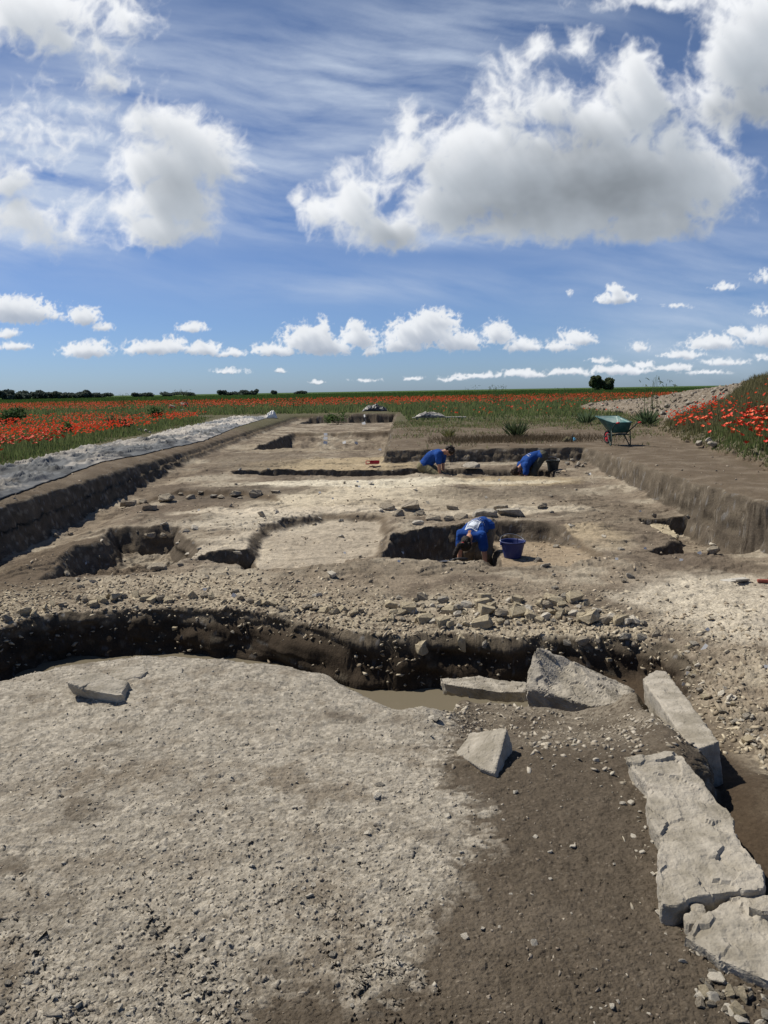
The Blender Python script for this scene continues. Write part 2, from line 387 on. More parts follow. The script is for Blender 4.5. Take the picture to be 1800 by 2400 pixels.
    # bands of plaster and mortar floor across the site
    def patch(cx, cy, rx, ry, col, a):
        nonlocal fl
        r = np.hypot((x - cx) / rx, (y - cy) / ry) + 0.35 * n1 + 0.2 * n2
        fl = mixc(fl, col, sst(1.1, 0.6, r) * a)
    patch(-0.6, 13.5, 2.4, 1.5, (0.50, 0.43, 0.31), .9)
    patch(-0.5, 15.2, 3.2, 0.6, (0.56, 0.50, 0.375), .95)
    patch(-2.2, 11.6, 1.6, 0.9, (0.45, 0.395, 0.30), .85)
    patch(-2.0, 9.7, 0.7, 1.0, (0.44, 0.38, 0.285), .85)
    patch(-1.2, 18.5, 2.6, 1.7, (0.36, 0.285, 0.175), .85)
    patch(-2.5, 24, 2.5, 2.5, (0.31, 0.255, 0.175), .6)
    patch(2.7, 15.2, 1.6, 0.8, (0.35, 0.275, 0.165), .7)
    patch(1.0, 12.4, 2.4, 1.0, (0.29, 0.24, 0.17), .6)
    patch(3.3, 6.7, 1.1, 1.3, (0.46, 0.405, 0.31), .9)
    patch(3.6, 5.0, 0.7, 1.6, (0.40, 0.355, 0.28), .8)
    patch(2.9, 10.0, 0.5, 0.8, (0.36, 0.29, 0.19), .8)
    patch(-4.0, 8.7, 1.0, 2.2, (0.10, 0.076, 0.052), .9)
    patch(-3.4, 12.8, 1.0, 1.8, (0.12, 0.092, 0.065), .85)
    patch(3.6, 11.5, 0.9, 1.8, (0.15, 0.12, 0.085), .7)
    patch(1.8, 15.0, 2.2, .35, (0.50, 0.44, 0.32), .85); patch(-1.5, 12.2, 2.4, .35, (0.50, 0.43, 0.32), .8); patch(2.0, 11.8, 1.6, .3, (0.44, 0.38, 0.28), .8); patch(-3.0, 14.3, 2.0, 0.8, (0.11, 0.087, 0.063), .85); patch(1.4, 9.6, 2.5, 0.35, (0.17, 0.135, 0.095), .6); patch(2.3, 13.6, 2.2, 0.7, (0.17, 0.14, 0.10), .7); patch(-3.3, 20, 1.6, 3, (0.15, 0.12, 0.085), .7); patch(0.6, 8.3, 2.4, 0.35, (0.15, 0.12, 0.085), .7)
    fl = mixc(fl, (0.42, 0.36, 0.27), mB * 0.7)
    fl = mixc(fl, (0.30, 0.23, 0.15), mC * 0.7)
    fl = mixc(fl, (0.125, 0.10, 0.073), sst(.05, .02, np.abs(lt - .06)) * .25 + sst(.04, .015, np.abs(lt + .185)) * .25)
    fl = fl * np.array((1.10, 1.13, 1.20), np.float32) * (1 + 0.30 * n3 + 0.25 * fbm(x * 5, y * 9, 4, 97))[..., None]
    gravel = np.array((0.40, 0.35, 0.265), np.float32) * (0.55 + 0.75 * i1)[..., None]
    fl = fl * (1 - (bandf * 0.75 * (i1 > 0.25))[..., None]) + gravel * (bandf * 0.75 * (i1 > 0.25))[..., None]
    c = c * (1 - tm[..., None]) + fl * tm[..., None]
    wcol = np.array((0.125, 0.098, 0.07), np.float32) * (1 + 0.35 * n3 + 0.35 * (z + 0.1))[..., None]
    c = c * (1 - (wall * 0.85)[..., None]) + wcol * (wall * 0.85)[..., None]
    # shade of the pit walls and ditch painted into a darker earth colour
    pe = np.clip(pits * (1 - pits) * 4, 0, 1)
    c = mixc(c, (0.105, 0.079, 0.053), pe * 0.8)
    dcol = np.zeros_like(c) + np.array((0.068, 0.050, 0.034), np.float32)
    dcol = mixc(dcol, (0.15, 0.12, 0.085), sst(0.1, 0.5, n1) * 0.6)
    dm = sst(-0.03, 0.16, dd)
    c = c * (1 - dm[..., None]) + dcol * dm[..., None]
    bk = np.array((0.36, 0.315, 0.245), np.float32) * (0.35 + 0.95 * i1)[..., None]
    c = c * (1 - (bank * .8)[..., None]) + bk * (bank * .8)[..., None]
    # platform: moist brown soil and pale mortar rubble
    so = np.zeros_like(c) + np.array((0.098, 0.080, 0.060), np.float32)
    so = mixc(so, (0.13, 0.108, 0.083), sst(0.0, 0.6, n1) * 0.8)
    so = mixc(so, (0.22, 0.19, 0.15), (j1 > 0.95) * (g1 < .35) * 0.5)
    rub = sst(3.0, 3.7, y) * sst(0.3, 0.8, x) * sst(-0.45, 0.2, n1)
    so = mixc(so, (0.24, 0.21, 0.165), rub * (j1 > 0.2) * 0.75)
    so = so * (1 + 0.25 * n3)[..., None]
    mc = np.array((0.385, 0.352, 0.295), np.float32) * (0.70 + 0.42 * i1 + 0.25 * (j1 - .5) + 0.10 * n2)[..., None]
    mc = mixc(mc, (0.17, 0.14, 0.105), sst(0.10, 0.55, -n1 + 0.5 * n3) * 0.7)
    mc = mixc(mc, (0.22, 0.19, 0.15), sst(.0, .35, fbm(x * 3.4, y * 6, 5, 87, .6)) * .55)
    mc = mixc(mc, (0.19, 0.165, 0.13), (1 - sst(0, 0.2, f2 - f1)) * 0.4 * fade(.035))
    pc = so * (1 - mortar[..., None]) + mc * mortar[..., None]
    c = c * (1 - pm[..., None]) + pc * pm[..., None]
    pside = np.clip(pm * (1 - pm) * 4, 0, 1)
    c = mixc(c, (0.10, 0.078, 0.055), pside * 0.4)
    return z.astype(np.float32), np.clip(c, 0.01, 0.8).astype(np.float32), dict(grass=grass, heap=hd, band=band, trench=tm, mortar=mortar, plat=pm, bank=bank, ditch=dd, pits=pits)

# grid: rows get farther apart with distance, columns fan out; one sheet out to the horizon
rows = [0.25]
while rows[-1] < 60: rows.append(rows[-1] + max(0.0022 if rows[-1] > 1.1 else 0.03, (0.0011 if 6.2 < rows[-1] < 7.5 else 0.0016 if 8.4 < rows[-1] < 13 else 0.0009 if 17.2 < rows[-1] < 18.8 else 0.0015 if rows[-1] < 3.3 else 0.0026) * rows[-1]))
while rows[-1] < 3400: rows.append(rows[-1] * 1.035 + 0.2)
rows = np.concatenate([np.arange(-3, 0.2, 0.15), np.array(rows)])
tcol = np.concatenate([-0.66 - np.geomspace(2.6, 0.006, 110), np.linspace(-0.66, 0.66, 1080), 0.66 + np.geomspace(0.006, 2.6, 110)])
def lat(yv): return np.maximum(yv + 0.45, 1.6)
GY = rows[:, None] + 0 * tcol[None]; GX = lat(rows)[:, None] * tcol[None]
spc = np.maximum(lat(rows) * 0.00123, 0.0024 * lat(rows))[:, None] + 0 * tcol[None]
GZ, GC, GM = terrain(GX, GY, spc)
nr, nc = GX.shape
print('terrain', nr, nc)
DBG = [(1000, 1630), (960, 1620), (1000, 1600), (1040, 1660), (1750, 1750), (985, 1560), (980, 1500)]
def ginterp(A, x, y):
    x = np.atleast_1d(np.asarray(x, float)); y = np.atleast_1d(np.asarray(y, float))
    r = np.clip(np.searchsorted(rows, y) - 1, 0, nr - 2); fr = (y - rows[r]) / (rows[r + 1] - rows[r])
    t = x / lat(y); q = np.clip(np.searchsorted(tcol, t) - 1, 0, nc - 2); fq = (t - tcol[q]) / (tcol[q + 1] - tcol[q])
    fr = np.clip(fr, 0, 1); fq = np.clip(fq, 0, 1)
    return (A[r, q] * (1 - fq) + A[r, q + 1] * fq) * (1 - fr) + (A[r + 1, q] * (1 - fq) + A[r + 1, q + 1] * fq) * fr
def gz(x, y):
    v = ginterp(GZ, x, y)
    return float(v[0]) if np.ndim(x) == 0 else v
def hit(px, py, dmax=120):       # first point of the ground under a photo pixel
    d = ray(px, py); d = d / d[1]
    ys = np.geomspace(1.1, dmax, 2600)
    zr = CAMZ + d[2] * ys
    g = ginterp(GZ, d[0] * ys, ys)
    k = np.argmax(zr < g)
    if zr[k] >= g[k]: k = len(ys) - 1
    return np.array([d[0] * ys[k], ys[k], g[k]])

for q in DBG: print('hit', q, hit(*q).round(3).tolist())
# steep faces get real relief sideways: clods, hollows and overhanging lumps
gy_ = np.gradient(GZ, axis=0) / np.gradient(rows)[:, None]
gx_ = np.gradient(GZ, axis=1) / np.maximum(np.gradient(GX, axis=1), 1e-4)
steep = sst(0.7, 2.2, np.hypot(gx_, gy_)); gl_ = np.hypot(gx_, gy_) + 1e-4
nearw = np.clip(1.3 - GY / 22, .25, 1)
uu_ = GX * 1.0 + GY * 0.8
wq = worley(uu_ * 8 + .6 * fbm(GZ * 6, uu_ * 3, 2, 914), GZ * 12, 913)
dn_ = (0.085 * fbm(uu_ * 3.0, GZ * 5, 3, 911, .5) + 0.03 * (wq[2] - .5) * sst(0, .25, wq[1] - wq[0]) + 0.03 * fbm(uu_ * 1.2, GZ * 11, 3, 917)) * steep * np.where((GM['ditch'] > -.2) & (GX < 3), 1.0, np.where(GX < -4, .22, .55))
su = uu_ + .08 * fbm(GZ * 5, uu_ * 2, 3, 921)
sp1 = fbm(su * 5, GZ * 10, 4, 923, .5); w1_, w2_, wi_, _, _ = worley(su * 11, GZ * 17, 925); w3_, _, wj_, _, _ = worley(su * 22, GZ * 34, 927)
dmask = sst(-.12, .05, GM['ditch'])[..., None]; pmask = GM['pits'][..., None] > .02
wc = np.array((.098, .081, .061), np.float32) * (1 + .35 * sst(-.2, .2, GZ))[..., None]  # steep walls kept dark in albedo to deepen their shade
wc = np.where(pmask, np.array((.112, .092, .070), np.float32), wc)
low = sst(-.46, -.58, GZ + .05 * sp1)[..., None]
wd_c = np.array((.125, .105, .078), np.float32) * (1 - low) + np.array((.050, .038, .027), np.float32) * low  # lower ditch wall darkest, shade painted into its colour
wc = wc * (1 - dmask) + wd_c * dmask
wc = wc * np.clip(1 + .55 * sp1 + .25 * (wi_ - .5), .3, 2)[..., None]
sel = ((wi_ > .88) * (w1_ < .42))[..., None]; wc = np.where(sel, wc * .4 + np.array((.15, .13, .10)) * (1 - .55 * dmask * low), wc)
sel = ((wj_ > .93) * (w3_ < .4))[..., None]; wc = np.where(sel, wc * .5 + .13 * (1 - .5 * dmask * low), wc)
GZb = GZ.copy()
for _ in range(4):
    GZb[1:-1] = (GZb[:-2] + GZb[1:-1] + GZb[2:]) / 3; GZb[:, 1:-1] = (GZb[:, :-2] + GZb[:, 1:-1] + GZb[:, 2:]) / 3
glb = np.hypot(np.gradient(GZb, axis=0) / np.gradient(rows)[:, None], np.gradient(GZb, axis=1) / np.maximum(np.gradient(GX, axis=1), 1e-4))
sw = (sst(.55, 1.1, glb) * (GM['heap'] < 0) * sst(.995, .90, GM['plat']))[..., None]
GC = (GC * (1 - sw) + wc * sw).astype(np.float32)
GXw = GX - gx_ / gl_ * dn_; GYw = GY - gy_ / gl_ * dn_
M_GROUND = mat_attr('earth_and_rubble', rough=0.97, bump=0.006, bscale=85, var=0.26, vscale=55, spec=0.12, b2=0.012)
idx = np.arange(nr * nc, dtype=np.int32).reshape(nr, nc)
f = np.stack([idx[:-1, :-1], idx[:-1, 1:], idx[1:, 1:], idx[1:, :-1]], -1).reshape(-1, 4)
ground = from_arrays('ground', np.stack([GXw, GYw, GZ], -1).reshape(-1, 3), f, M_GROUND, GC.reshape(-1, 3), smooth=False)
tag(ground, kind='structure')
# muddy water standing in the ditch
mw, n, b = newmat('muddy_water')
b.inputs['Base Color'].default_value = (0.175, 0.152, 0.11, 1); b.inputs['Roughness'].default_value = 0.10; b.inputs['Specular IOR Level'].default_value = 0.35
wp = np.array([(-6, 3.4), (1.9, 3.4), (1.9, 7.2), (-6, 7.2)])
water = from_arrays('water', [(a, b_, -0.85) for a, b_ in wp], [(0, 1, 2, 3)], mw); tag(water, kind='structure')

# ------------------------------------------------------------------ sky: cloud sheets on a distant dome section over the field
NA, NE = 1500, 620
az = np.linspace(R(-50), R(50), NA); el = np.linspace(R(-0.6), R(42), NE)
AZ, EL = np.meshgrid(az, el)
D = np.stack([np.sin(AZ) * np.cos(EL), np.cos(AZ) * np.cos(EL), np.sin(EL)], -1)
L = D @ M3                         # to camera axes
CX = 900 + F * L[..., 0] / -L[..., 2]; CY = 1200 - F * L[..., 1] / -L[..., 2]
CX = CX.astype(np.float32); CY = CY.astype(np.float32)
BL = [ # cx cy rx ry weight
 (90, 30, 175, 95, 1.15), (40, 10, 140, 90, 1.1), (140, 90, 90, 50, .85), (300, 40, 80, 60, .62), (235, 120, 50, 70, .45), (255, 190, 60, 40, .62),
 (390, 300, 100, 62, 1.2), (350, 285, 70, 50, 1.1), (450, 350, 110, 85, 1.25), (350, 390, 110, 65, 1.2), (505, 390, 75, 70, 1.0), (400, 470, 110, 70, 1.2), (370, 540, 85, 55, 1.15), (300, 490, 50, 60, .8), (460, 530, 50, 35, .8), (420, 400, 100, 80, 1.2),
 (15, 430, 55, 50, 1.0), (60, 510, 160, 60, .55), (150, 545, 130, 50, .45), (60, 300, 200, 70, .3),
 (735, 500, 45, 60, 1.0), (830, 500, 75, 85, 1.15), (860, 430, 90, 50, .8), (900, 540, 110, 60, 1.1), (960, 300, 50, 60, .75), (950, 370, 90, 60, .85), (700, 470, 25, 25, .8),
 (1120, 400, 160, 140, 1.35), (1060, 490, 120, 80, 1.2), (1250, 430, 200, 130, 1.6), (1400, 430, 200, 140, 1.6), (1480, 250, 85, 120, 1.3), (1495, 170, 55, 70, 1.1), (1430, 300, 110, 90, 1.3), (1180, 250, 80, 80, .75), (1250, 120, 55, 40, .7), (1210, 150, 60, 50, .6), (1280, 250, 130, 60, .8),
 (1560, 440, 180, 120, 1.4), (1650, 430, 110, 110, 1.1), (1300, 520, 240, 55, 1.2), (1500, 530, 180, 45, 1.2), (1705, 290, 40, 70, .7), (1360, 110, 35, 50, .6), (1600, 330, 70, 60, .75),
 (1740, 140, 110, 150, 1.3), (1800, 60, 160, 120, 1.3), (1660, 230, 90, 80, .8), (1780, 240, 110, 60, 1.1), (1560, 5, 160, 28, .6), (1950, 200, 150, 150, 1.2),
 (-150, 300, 150, 110, 1.1), (2100, 500, 180, 90, 1.2), (-260, 640, 120, 40, 1.1), (2150, 760, 140, 40, 1.0), (-180, 800, 80, 20, 1.0),
]
BS = [
 (45, 735, 95, 45, 1.2), (0, 725, 60, 40, 1.1), (130, 740, 22, 18, .8), (195, 745, 45, 32, 1.1), (240, 768, 26, 16, .7), (15, 783, 36, 16, 1.0), (35, 812, 40, 14, .9),
 (200, 824, 66, 26, 1.15), (225, 815, 40, 24, 1.0), (350, 818, 78, 24, 1.15), (400, 812, 50, 26, 1.0), (480, 820, 50, 24, 1.1), (540, 828, 42, 14, 1.0), (450, 768, 38, 17, .9),
 (540, 869, 40, 9, .8), (640, 822, 60, 22, 1.0), (720, 800, 75, 45, 1.25), (755, 770, 24, 30, 1.0), (760, 815, 70, 34, 1.2), (840, 795, 52, 38, 1.1), (830, 765, 28, 22, .9), (870, 825, 26, 14, .7),
 (990, 785, 100, 52, 1.3), (1020, 755, 60, 36, 1.2), (940, 810, 52, 24, 1.1), (1070, 805, 70, 34, 1.2), (1165, 785, 42, 38, 1.15), (1225, 812, 48, 24, 1.1), (1310, 812, 45, 20, 1.0), (1360, 795, 42, 24, 1.1), (1318, 785, 14, 20, .6),
 (1445, 700, 52, 20, 1.1), (1442, 678, 22, 20, .9), (1335, 688, 8, 10, .5), (1410, 844, 34, 12, .9), (1500, 815, 30, 16, .5),
 (1670, 805, 75, 26, 1.0), (1730, 778, 30, 22, .9), (1790, 795, 60, 32, 1.1), (1600, 832, 60, 14, .8), (1700, 848, 60, 12, .9), (1820, 840, 60, 14, .8),
 (1120, 880, 70, 10, 1.0), (1230, 876, 60, 13, 1.1), (1330, 872, 70, 12, 1.05), (1450, 868, 80, 14, 1.15), (1510, 855, 30, 12, 1.0), (1580, 862, 50, 12, 1.0), (1660, 872, 60, 8, .8), (970, 886, 30, 6, .8), (745, 893, 22, 5, .7), (860, 890, 34, 5, .6), (1060, 888, 30, 6, .6), (660, 868, 14, 6, .6),
 (1700, 674, 34, 13, .55), (1790, 650, 26, 18, .5), (1800, 730, 36, 18, .55), (1590, 715, 26, 7, .35),
]
def cumulus(blobs, s, seed, bw, flat):
    e = np.full(CX.shape, -3.0, np.float32); wsum = np.full(CX.shape, 1e-6, np.float32); hsum = np.zeros(CX.shape, np.float32)
    qx = CX + s * 0.28 * fbm(CX / s, CY / s, 4, seed + 1); qy = CY + s * 0.28 * fbm(CX / s, CY / s, 4, seed + 2)
    for cx, cy, rx, ry, wt in blobs:
        dy = (qy - cy)
        r = np.hypot((qx - cx) / rx, dy / np.where(dy > 0, ry * flat, ry))
        v = wt * (1.12 - r)
        g = np.exp(np.clip(-r * r * 1.2, -30, 0)) * wt
        wsum += g; hsum += g * dy / ry
        # smooth union
        k = 0.22 if s > 50 else 0.08; h = np.clip(0.5 + 0.5 * (v - e) / k, 0, 1); e = e * (1 - h) + v * h + k * h * (1 - h) * 0.6
    b1 = billow(qx / s * 1.5, qy / s * 1.5, 6, seed + 3, 0.56)
    b2 = fbm(qx / s * 0.9, qy / s * 0.9, 6, seed + 5, 0.58)
    den = e + bw * (b1 - 0.42) + bw * 0.75 * b2
    return den, np.clip(hsum / wsum, -1.5, 1.5), e
denL, hL, eL = cumulus(BL, 95.0, 100, 0.62, 0.85)
denS, hS, eS = cumulus([(a_, b_ + 2, c_ * .9, d_ * .95, e_) for a_, b_, c_, d_, e_ in BS], 24.0, 200, 0.72, 0.5)
pxe = (NE - 1) / (el[-1] - el[0]); pxa = (NA - 1) / (az[-1] - az[0])
def light(den, step, k, n):      # optical depth towards the sun (up and to the left)
    tau = np.zeros_like(den); d0 = np.clip(den, 0, 1.2)
    for i in range(1, n + 1):
        sh = np.roll(np.roll(d0, int(round(i * step * 0.62 / F * pxa)), 1), -int(round(i * step * 0.85 / F * pxe)), 0)
        tau += sh
    return np.exp(-k * tau)
def blur(a, n):
    for _ in range(n):
        a = (a + np.roll(a, 1, 0) + np.roll(a, -1, 0)) / 3; a = (a + np.roll(a, 1, 1) + np.roll(a, -1, 1)) / 3
    return a
dBl = blur(denL, 5); dSl = blur(denS, 2)
lL = 0.6 * light(dBl, 5, 0.075, 36) + 0.40 * light(denL, 5, 0.16, 8); lS = 0.6 * light(dSl, 2.2, 0.075, 20) + .4 * light(denS, 2.2, .15, 6)
aL = sst(-.08, 0.80, denL); aS = sst(-.03, 0.58, denS)
# cirrus streaks and veils
ux = CX * math.cos(R(10)) + CY * math.sin(R(10)); uy = -CX * math.sin(R(10)) + CY * math.cos(R(10))
wv = 38 * fbm(CX / 420, CY / 300, 2, 301)
st = fbm(ux / 300, (uy + wv) / 52, 7, 305, 0.58) + 0.5 * fbm(ux / 500, (uy + wv) / 120, 4, 311)
veil = np.zeros_like(CX)
for cx, cy, rx, ry, a in [(110, 350, 260, 130, 1.1), (100, 520, 260, 90, 1.0), (690, 180, 330, 150, .62), (640, 400, 230, 80, .62), (620, 520, 200, 60, .45), (1050, 120, 300, 140, .4), (850, 670, 420, 46, .42), (1080, 560, 250, 24, .7), (250, 110, 200, 130, .4), (1250, 30, 260, 60, .4), (1640, 650, 330, 240, .38), (1700, 800, 260, 70, .35), (-300, 400, 300, 200, .5), (2200, 300, 300, 250, .5), (1000, 300, 400, 120, .3)]:
    veil += a * np.exp(-((CX - cx) / rx) ** 2 - ((CY - cy) / ry) ** 2)
aC = np.clip(veil * (0.52 + 0.75 * st), 0, 0.7)
cw = np.array((0.62, 0.70, 0.82), np.float32)
def shade(l, h, e, dark, lit):
    g = np.clip(l * (1 - 0.25 * sst(-0.1, 1.0, h)), 0, 1)
    g = sst(0.0, 0.72, g)
    return dark * (1 - g[..., None]) + lit * g[..., None]
th = np.zeros_like(CX); tn = fbm(CX / 170, CY / 120, 4, 431)
for cx, cy, rx, ry, a in [(1240, 470, 150, 55, .85), (1390, 420, 150, 95, .95), (1560, 530, 150, 50, .7), (1490, 450, 120, 60, .6), (1330, 330, 130, 50, .35), (1720, 260, 120, 45, .7), (1790, 200, 90, 60, .5), (420, 430, 80, 50, .3), (930, 560, 60, 30, .5), (1150, 500, 90, 30, .5)]:
    th = th + a * np.exp(-((CX - cx) / rx) ** 2 - ((CY - cy) / ry) ** 2)
th = (1 - np.exp(-1.15 * th)) * np.clip(1 + .75 * tn, .2, 1.3)
colL = shade(lL * (1 - .58 * th), hL, eL, np.array((0.42, 0.47, 0.53), np.float32) * (1 - th[..., None]) + np.array((0.24, 0.27, 0.305), np.float32) * th[..., None], np.array((0.90, 0.92, 0.95), np.float32))
colS = shade(lS * (1 - .45 * sst(-.25, .45, hS)), hS, eS, np.array((0.36, 0.42, 0.52), np.float32), np.array((0.84, 0.87, 0.91), np.float32))
gl = 0.06 * fbm(CX / 60, CY / 60, 5, 401)
colL = colL * (1 + gl[..., None]); colS = colS * (1 + gl[..., None])
# thin edges pass more of the sky's own colour
def over(ca, aa, cb, ab):
    a = ab + aa * (1 - ab)
    c = (cb * ab[..., None] + ca * (aa * (1 - ab))[..., None]) / np.maximum(a, 1e-4)[..., None]
    return c, a
cc, ca = over(cw + 0 * colL, aC, colS, aS * sst(560, 620, CY + 0 * CX))
cc, ca = over(cc, ca, colL, aL)
edge = sst(R(50), R(44), np.abs(AZ)) * sst(R(42), R(37), EL)
ca = np.clip(ca * edge, 0, 1)
RAD = 3300.0
V = (D * RAD).reshape(-1, 3) + np.array([0, 0, CAMZ])
idx = np.arange(NA * NE, dtype=np.int32).reshape(NE, NA)
f = np.stack([idx[:-1, :-1], idx[1:, :-1], idx[1:, 1:], idx[:-1, 1:]], -1).reshape(-1, 4)
keep = (ca[:-1, :-1] + ca[1:, 1:] + ca[1:, :-1] + ca[:-1, 1:]).reshape(-1) > 0.002
f = f[keep]
m, n, b = newmat('cloud_light'); n.nodes.remove(b)
at = n.nodes.new('ShaderNodeAttribute'); at.attribute_name = 'Col'
em = n.nodes.new('ShaderNodeEmission'); tr = n.nodes.new('ShaderNodeBsdfTransparent'); mx = n.nodes.new('ShaderNodeMixShader')
n.links.new(at.outputs['Color'], em.inputs[0]); n.links.new(at.outputs['Alpha'], mx.inputs[0]); n.links.new(tr.outputs[0], mx.inputs[1]); n.links.new(em.outputs[0], mx.inputs[2])
n.links.new(mx.outputs[0], n.nodes['Material Output'].inputs['Surface'])
m.cycles.emission_sampling = 'NONE'
skyo = from_arrays('sky', V, f, m, np.concatenate([cc, ca[..., None]], -1).reshape(-1, 4)); tag(skyo, kind='structure')
# ------------------------------------------------------------------ objects
rng = np.random.default_rng(7); random.seed(7)
M_STONE = mat('limestone', (0.25, 0.225, 0.18), 0.9, (0.42, 0.385, 0.325), 7, 0.009, 45, detail=12, lo=0.38, hi=0.60, c3=(0.30, 0.27, 0.225))
M_STONE2 = mat('sandy_limestone', (0.30, 0.25, 0.17), 0.93, (0.50, 0.435, 0.31), 9, 0.006, 60, detail=8, lo=0.3, hi=0.65)
M_STONE3 = mat('grey_field_stone', (0.22, 0.185, 0.14), 0.93, (0.38, 0.335, 0.26), 11, 0.006, 60, detail=8, lo=0.35, hi=0.65)
M_PALE = mat('pale_pebble', (0.42, 0.38, 0.31), 0.9, (0.58, 0.54, 0.46), 14, 0.003, 70, lo=.35, hi=.65)
M_WHITE = mat('white_card', (0.80, 0.80, 0.78), 0.6)

def voxel_bake(o, size, smooth=0, dec=None):
    m = o.modifiers.new('r', 'REMESH'); m.mode = 'VOXEL'; m.voxel_size = size; m.adaptivity = 0
    if smooth:
        s = o.modifiers.new('s', 'SMOOTH'); s.iterations = smooth; s.factor = 0.5
    dg = bpy.context.evaluated_depsgraph_get(); dg.update()
    me = bpy.data.meshes.new_from_object(o.evaluated_get(dg), depsgraph=dg)
    old = o.data; o.modifiers.clear(); mats = [m for m in old.materials]
    o.data = me; me.name = o.name
    if not me.materials:
        for m in mats: me.materials.append(m)
    return o
def rough_verts(me, amp, sc, seed, amp2=0, sc2=0):
    n = len(me.vertices); co = np.empty(n * 3, np.float32); me.vertices.foreach_get('co', co); co = co.reshape(-1, 3)
    no = np.empty(n * 3, np.float32); me.vertices.foreach_get('normal', no); no = no.reshape(-1, 3)
    a, b, c = co[:, 0], co[:, 1], co[:, 2]
    h = (fbm(a * sc + c * sc * .7, b * sc - c * sc * .7, 5, seed, .6) + fbm(b * sc + 3, c * sc + a * sc * 0.5, 5, seed + 1, .6)) * amp
    if amp2:
        f1, f2, i1, ox, oy = worley(a * sc2 + c * sc2 * .6, b * sc2 - c * sc2 * .5, seed)
        h = h + amp2 * ((i1 - .5) + 0.9 * ox * np.sin(i1 * 99) + .9 * oy * np.cos(i1 * 77))
    co = co + no * h[:, None]
    me.vertices.foreach_set('co', co.ravel()); me.update()
def slab(name, top, bottom, m, label, cat, vox=0.012, amp=0.008, sc=9, seed=1, amp2=0.0, sc2=12, bevel=0.012, group=None):
    """a stone block: top and bottom outlines given as 3-D corner points"""
    c = np.mean(np.vstack([top, bottom]), 0); c[2] = min(np.array(bottom)[:, 2])
    bm = bmesh.new()
    t = [bm.verts.new(p - c) for p in top]; b = [bm.verts.new(p - c) for p in bottom]
    bm.faces.new(t); bm.faces.new(b[::-1])
    n = len(t)
    for i in range(n): bm.faces.new((t[i], b[i], b[(i + 1) % n], t[(i + 1) % n]))
    bmesh.ops.triangulate(bm, faces=bm.faces)
    o = bm_obj(name, bm, m)
    o.location = c
    voxel_bake(o, vox, 2)
    for k, (f_, s_) in enumerate(((1, 1),)): rough_verts(o.data, amp, sc, seed, amp2, sc2)
    tag(o, label, cat, group)
    return o
def A(*v): return np.array(v, float)

# --- the big worked blocks and flagstones round the near ditch
z0 = -0.24
slab('stone_block', [PD(1251, 1522, 4.66), PD(1268, 1517, 4.74), PD(1340, 1548, 4.74), PD(1448, 1597, 4.70), PD(1490, 1616, 4.62), PD(1450, 1652, 4.30), PD(1388, 1655, 4.26), PD(1337, 1640, 4.34), PD(1285, 1622, 4.42), PD(1232, 1616, 4.50)],
     [PD(1251, 1522, 4.66) * A(1, 1, 0) + A(0.06, .12, -.62), PD(1268, 1517, 4.74) * A(1, 1, 0) + A(0.06, .10, -.62), PD(1340, 1548, 4.74) * A(1, 1, 0) + A(0.0, .05, -.6), PD(1448, 1597, 4.70) * A(1, 1, 0) + A(0, 0, -.5), PD(1490, 1616, 4.62) * A(1, 1, 0) + A(0, 0, -.45), PD(1450, 1652, 4.30) * A(1, 1, 0) + A(0, 0.06, -.42), PD(1388, 1655, 4.26) * A(1, 1, 0) + A(0, 0.06, -.42), PD(1337, 1640, 4.34) * A(1, 1, 0) + A(0, 0.06, -.42), PD(1285, 1622, 4.42) * A(1, 1, 0) + A(0, 0.05, -.42), PD(1232, 1616, 4.50) * A(1, 1, 0) + A(0.02, 0.05, -.5)],
     M_STONE, 'large pale limestone slab tilted up to a pointed corner beside the water', 'stone block', 0.011, 0.012, 11, 3, 0.009, 16)
t1 = [PD(1030, 1588, 5.10), PD(1116, 1584, 5.22), PD(1236, 1600, 5.05), PD(1232, 1622, 4.86), PD(1176, 1622, 4.86), PD(1110, 1612, 4.88), PD(1040, 1602, 4.98)]
slab('stone_block', t1, [p + A(0.03, 0.05, -0.15) for p in t1[:3]] + [p + A(0, .04, -.09) for p in t1[3:6]] + [t1[6] + A(.02, .03, -.08)], M_STONE,
     'long grey stone block lying flat at the edge of the muddy water', 'stone block', 0.010, 0.010, 12, 5, 0.008, 14)
gA = PD(1157, 1820, 3.02)
slab('stone_block', [PD(1068, 1766, 3.20), PD(1100, 1719, 3.38), PD(1140, 1711, 3.34), PD(1189, 1706, 3.20), PD(1160, 1812, 2.96), PD(1124, 1800, 3.02)],
     [PD(1070, 1768, 3.22) + A(0.01, .03, -.03), PD(1101, 1722, 3.40) + A(.02, .04, -.1), PD(1150, 1714, 3.36) + A(0.02, .04, -.14), PD(1214, 1758, 3.20) + A(0, .02, -.10), PD(1172, 1828, 2.96) + A(0, .01, -.03), PD(1148, 1822, 2.99) + A(0, .02, -.02)],
     M_STONE, 'squarish wedge-shaped pale stone block casting a shadow on brown soil', 'stone block', 0.008, 0.006, 13, 9, 0.003, 13)
bt = [PD(1506, 1590, 4.32), PD(1536, 1569, 4.48), PD(1560, 1572, 4.45), PD(1600, 1622, 4.02), PD(1686, 1738, 3.26), PD(1622, 1760, 3.20), PD(1562, 1672, 3.70)]
slab('stone_beam', bt, [p + A(0.03, 0.0, -0.24) for p in bt[:4]] + [bt[4] + A(0.045, 0.02, -0.24), bt[5] + A(0.03, 0.02, -.22), bt[6] + A(.02, 0, -.24)], M_STONE,
     'long straight-edged stone beam with a shaded square end, leaning beside the flagstones', 'stone beam', 0.009, 0.006, 9, 11, 0.003, 14)
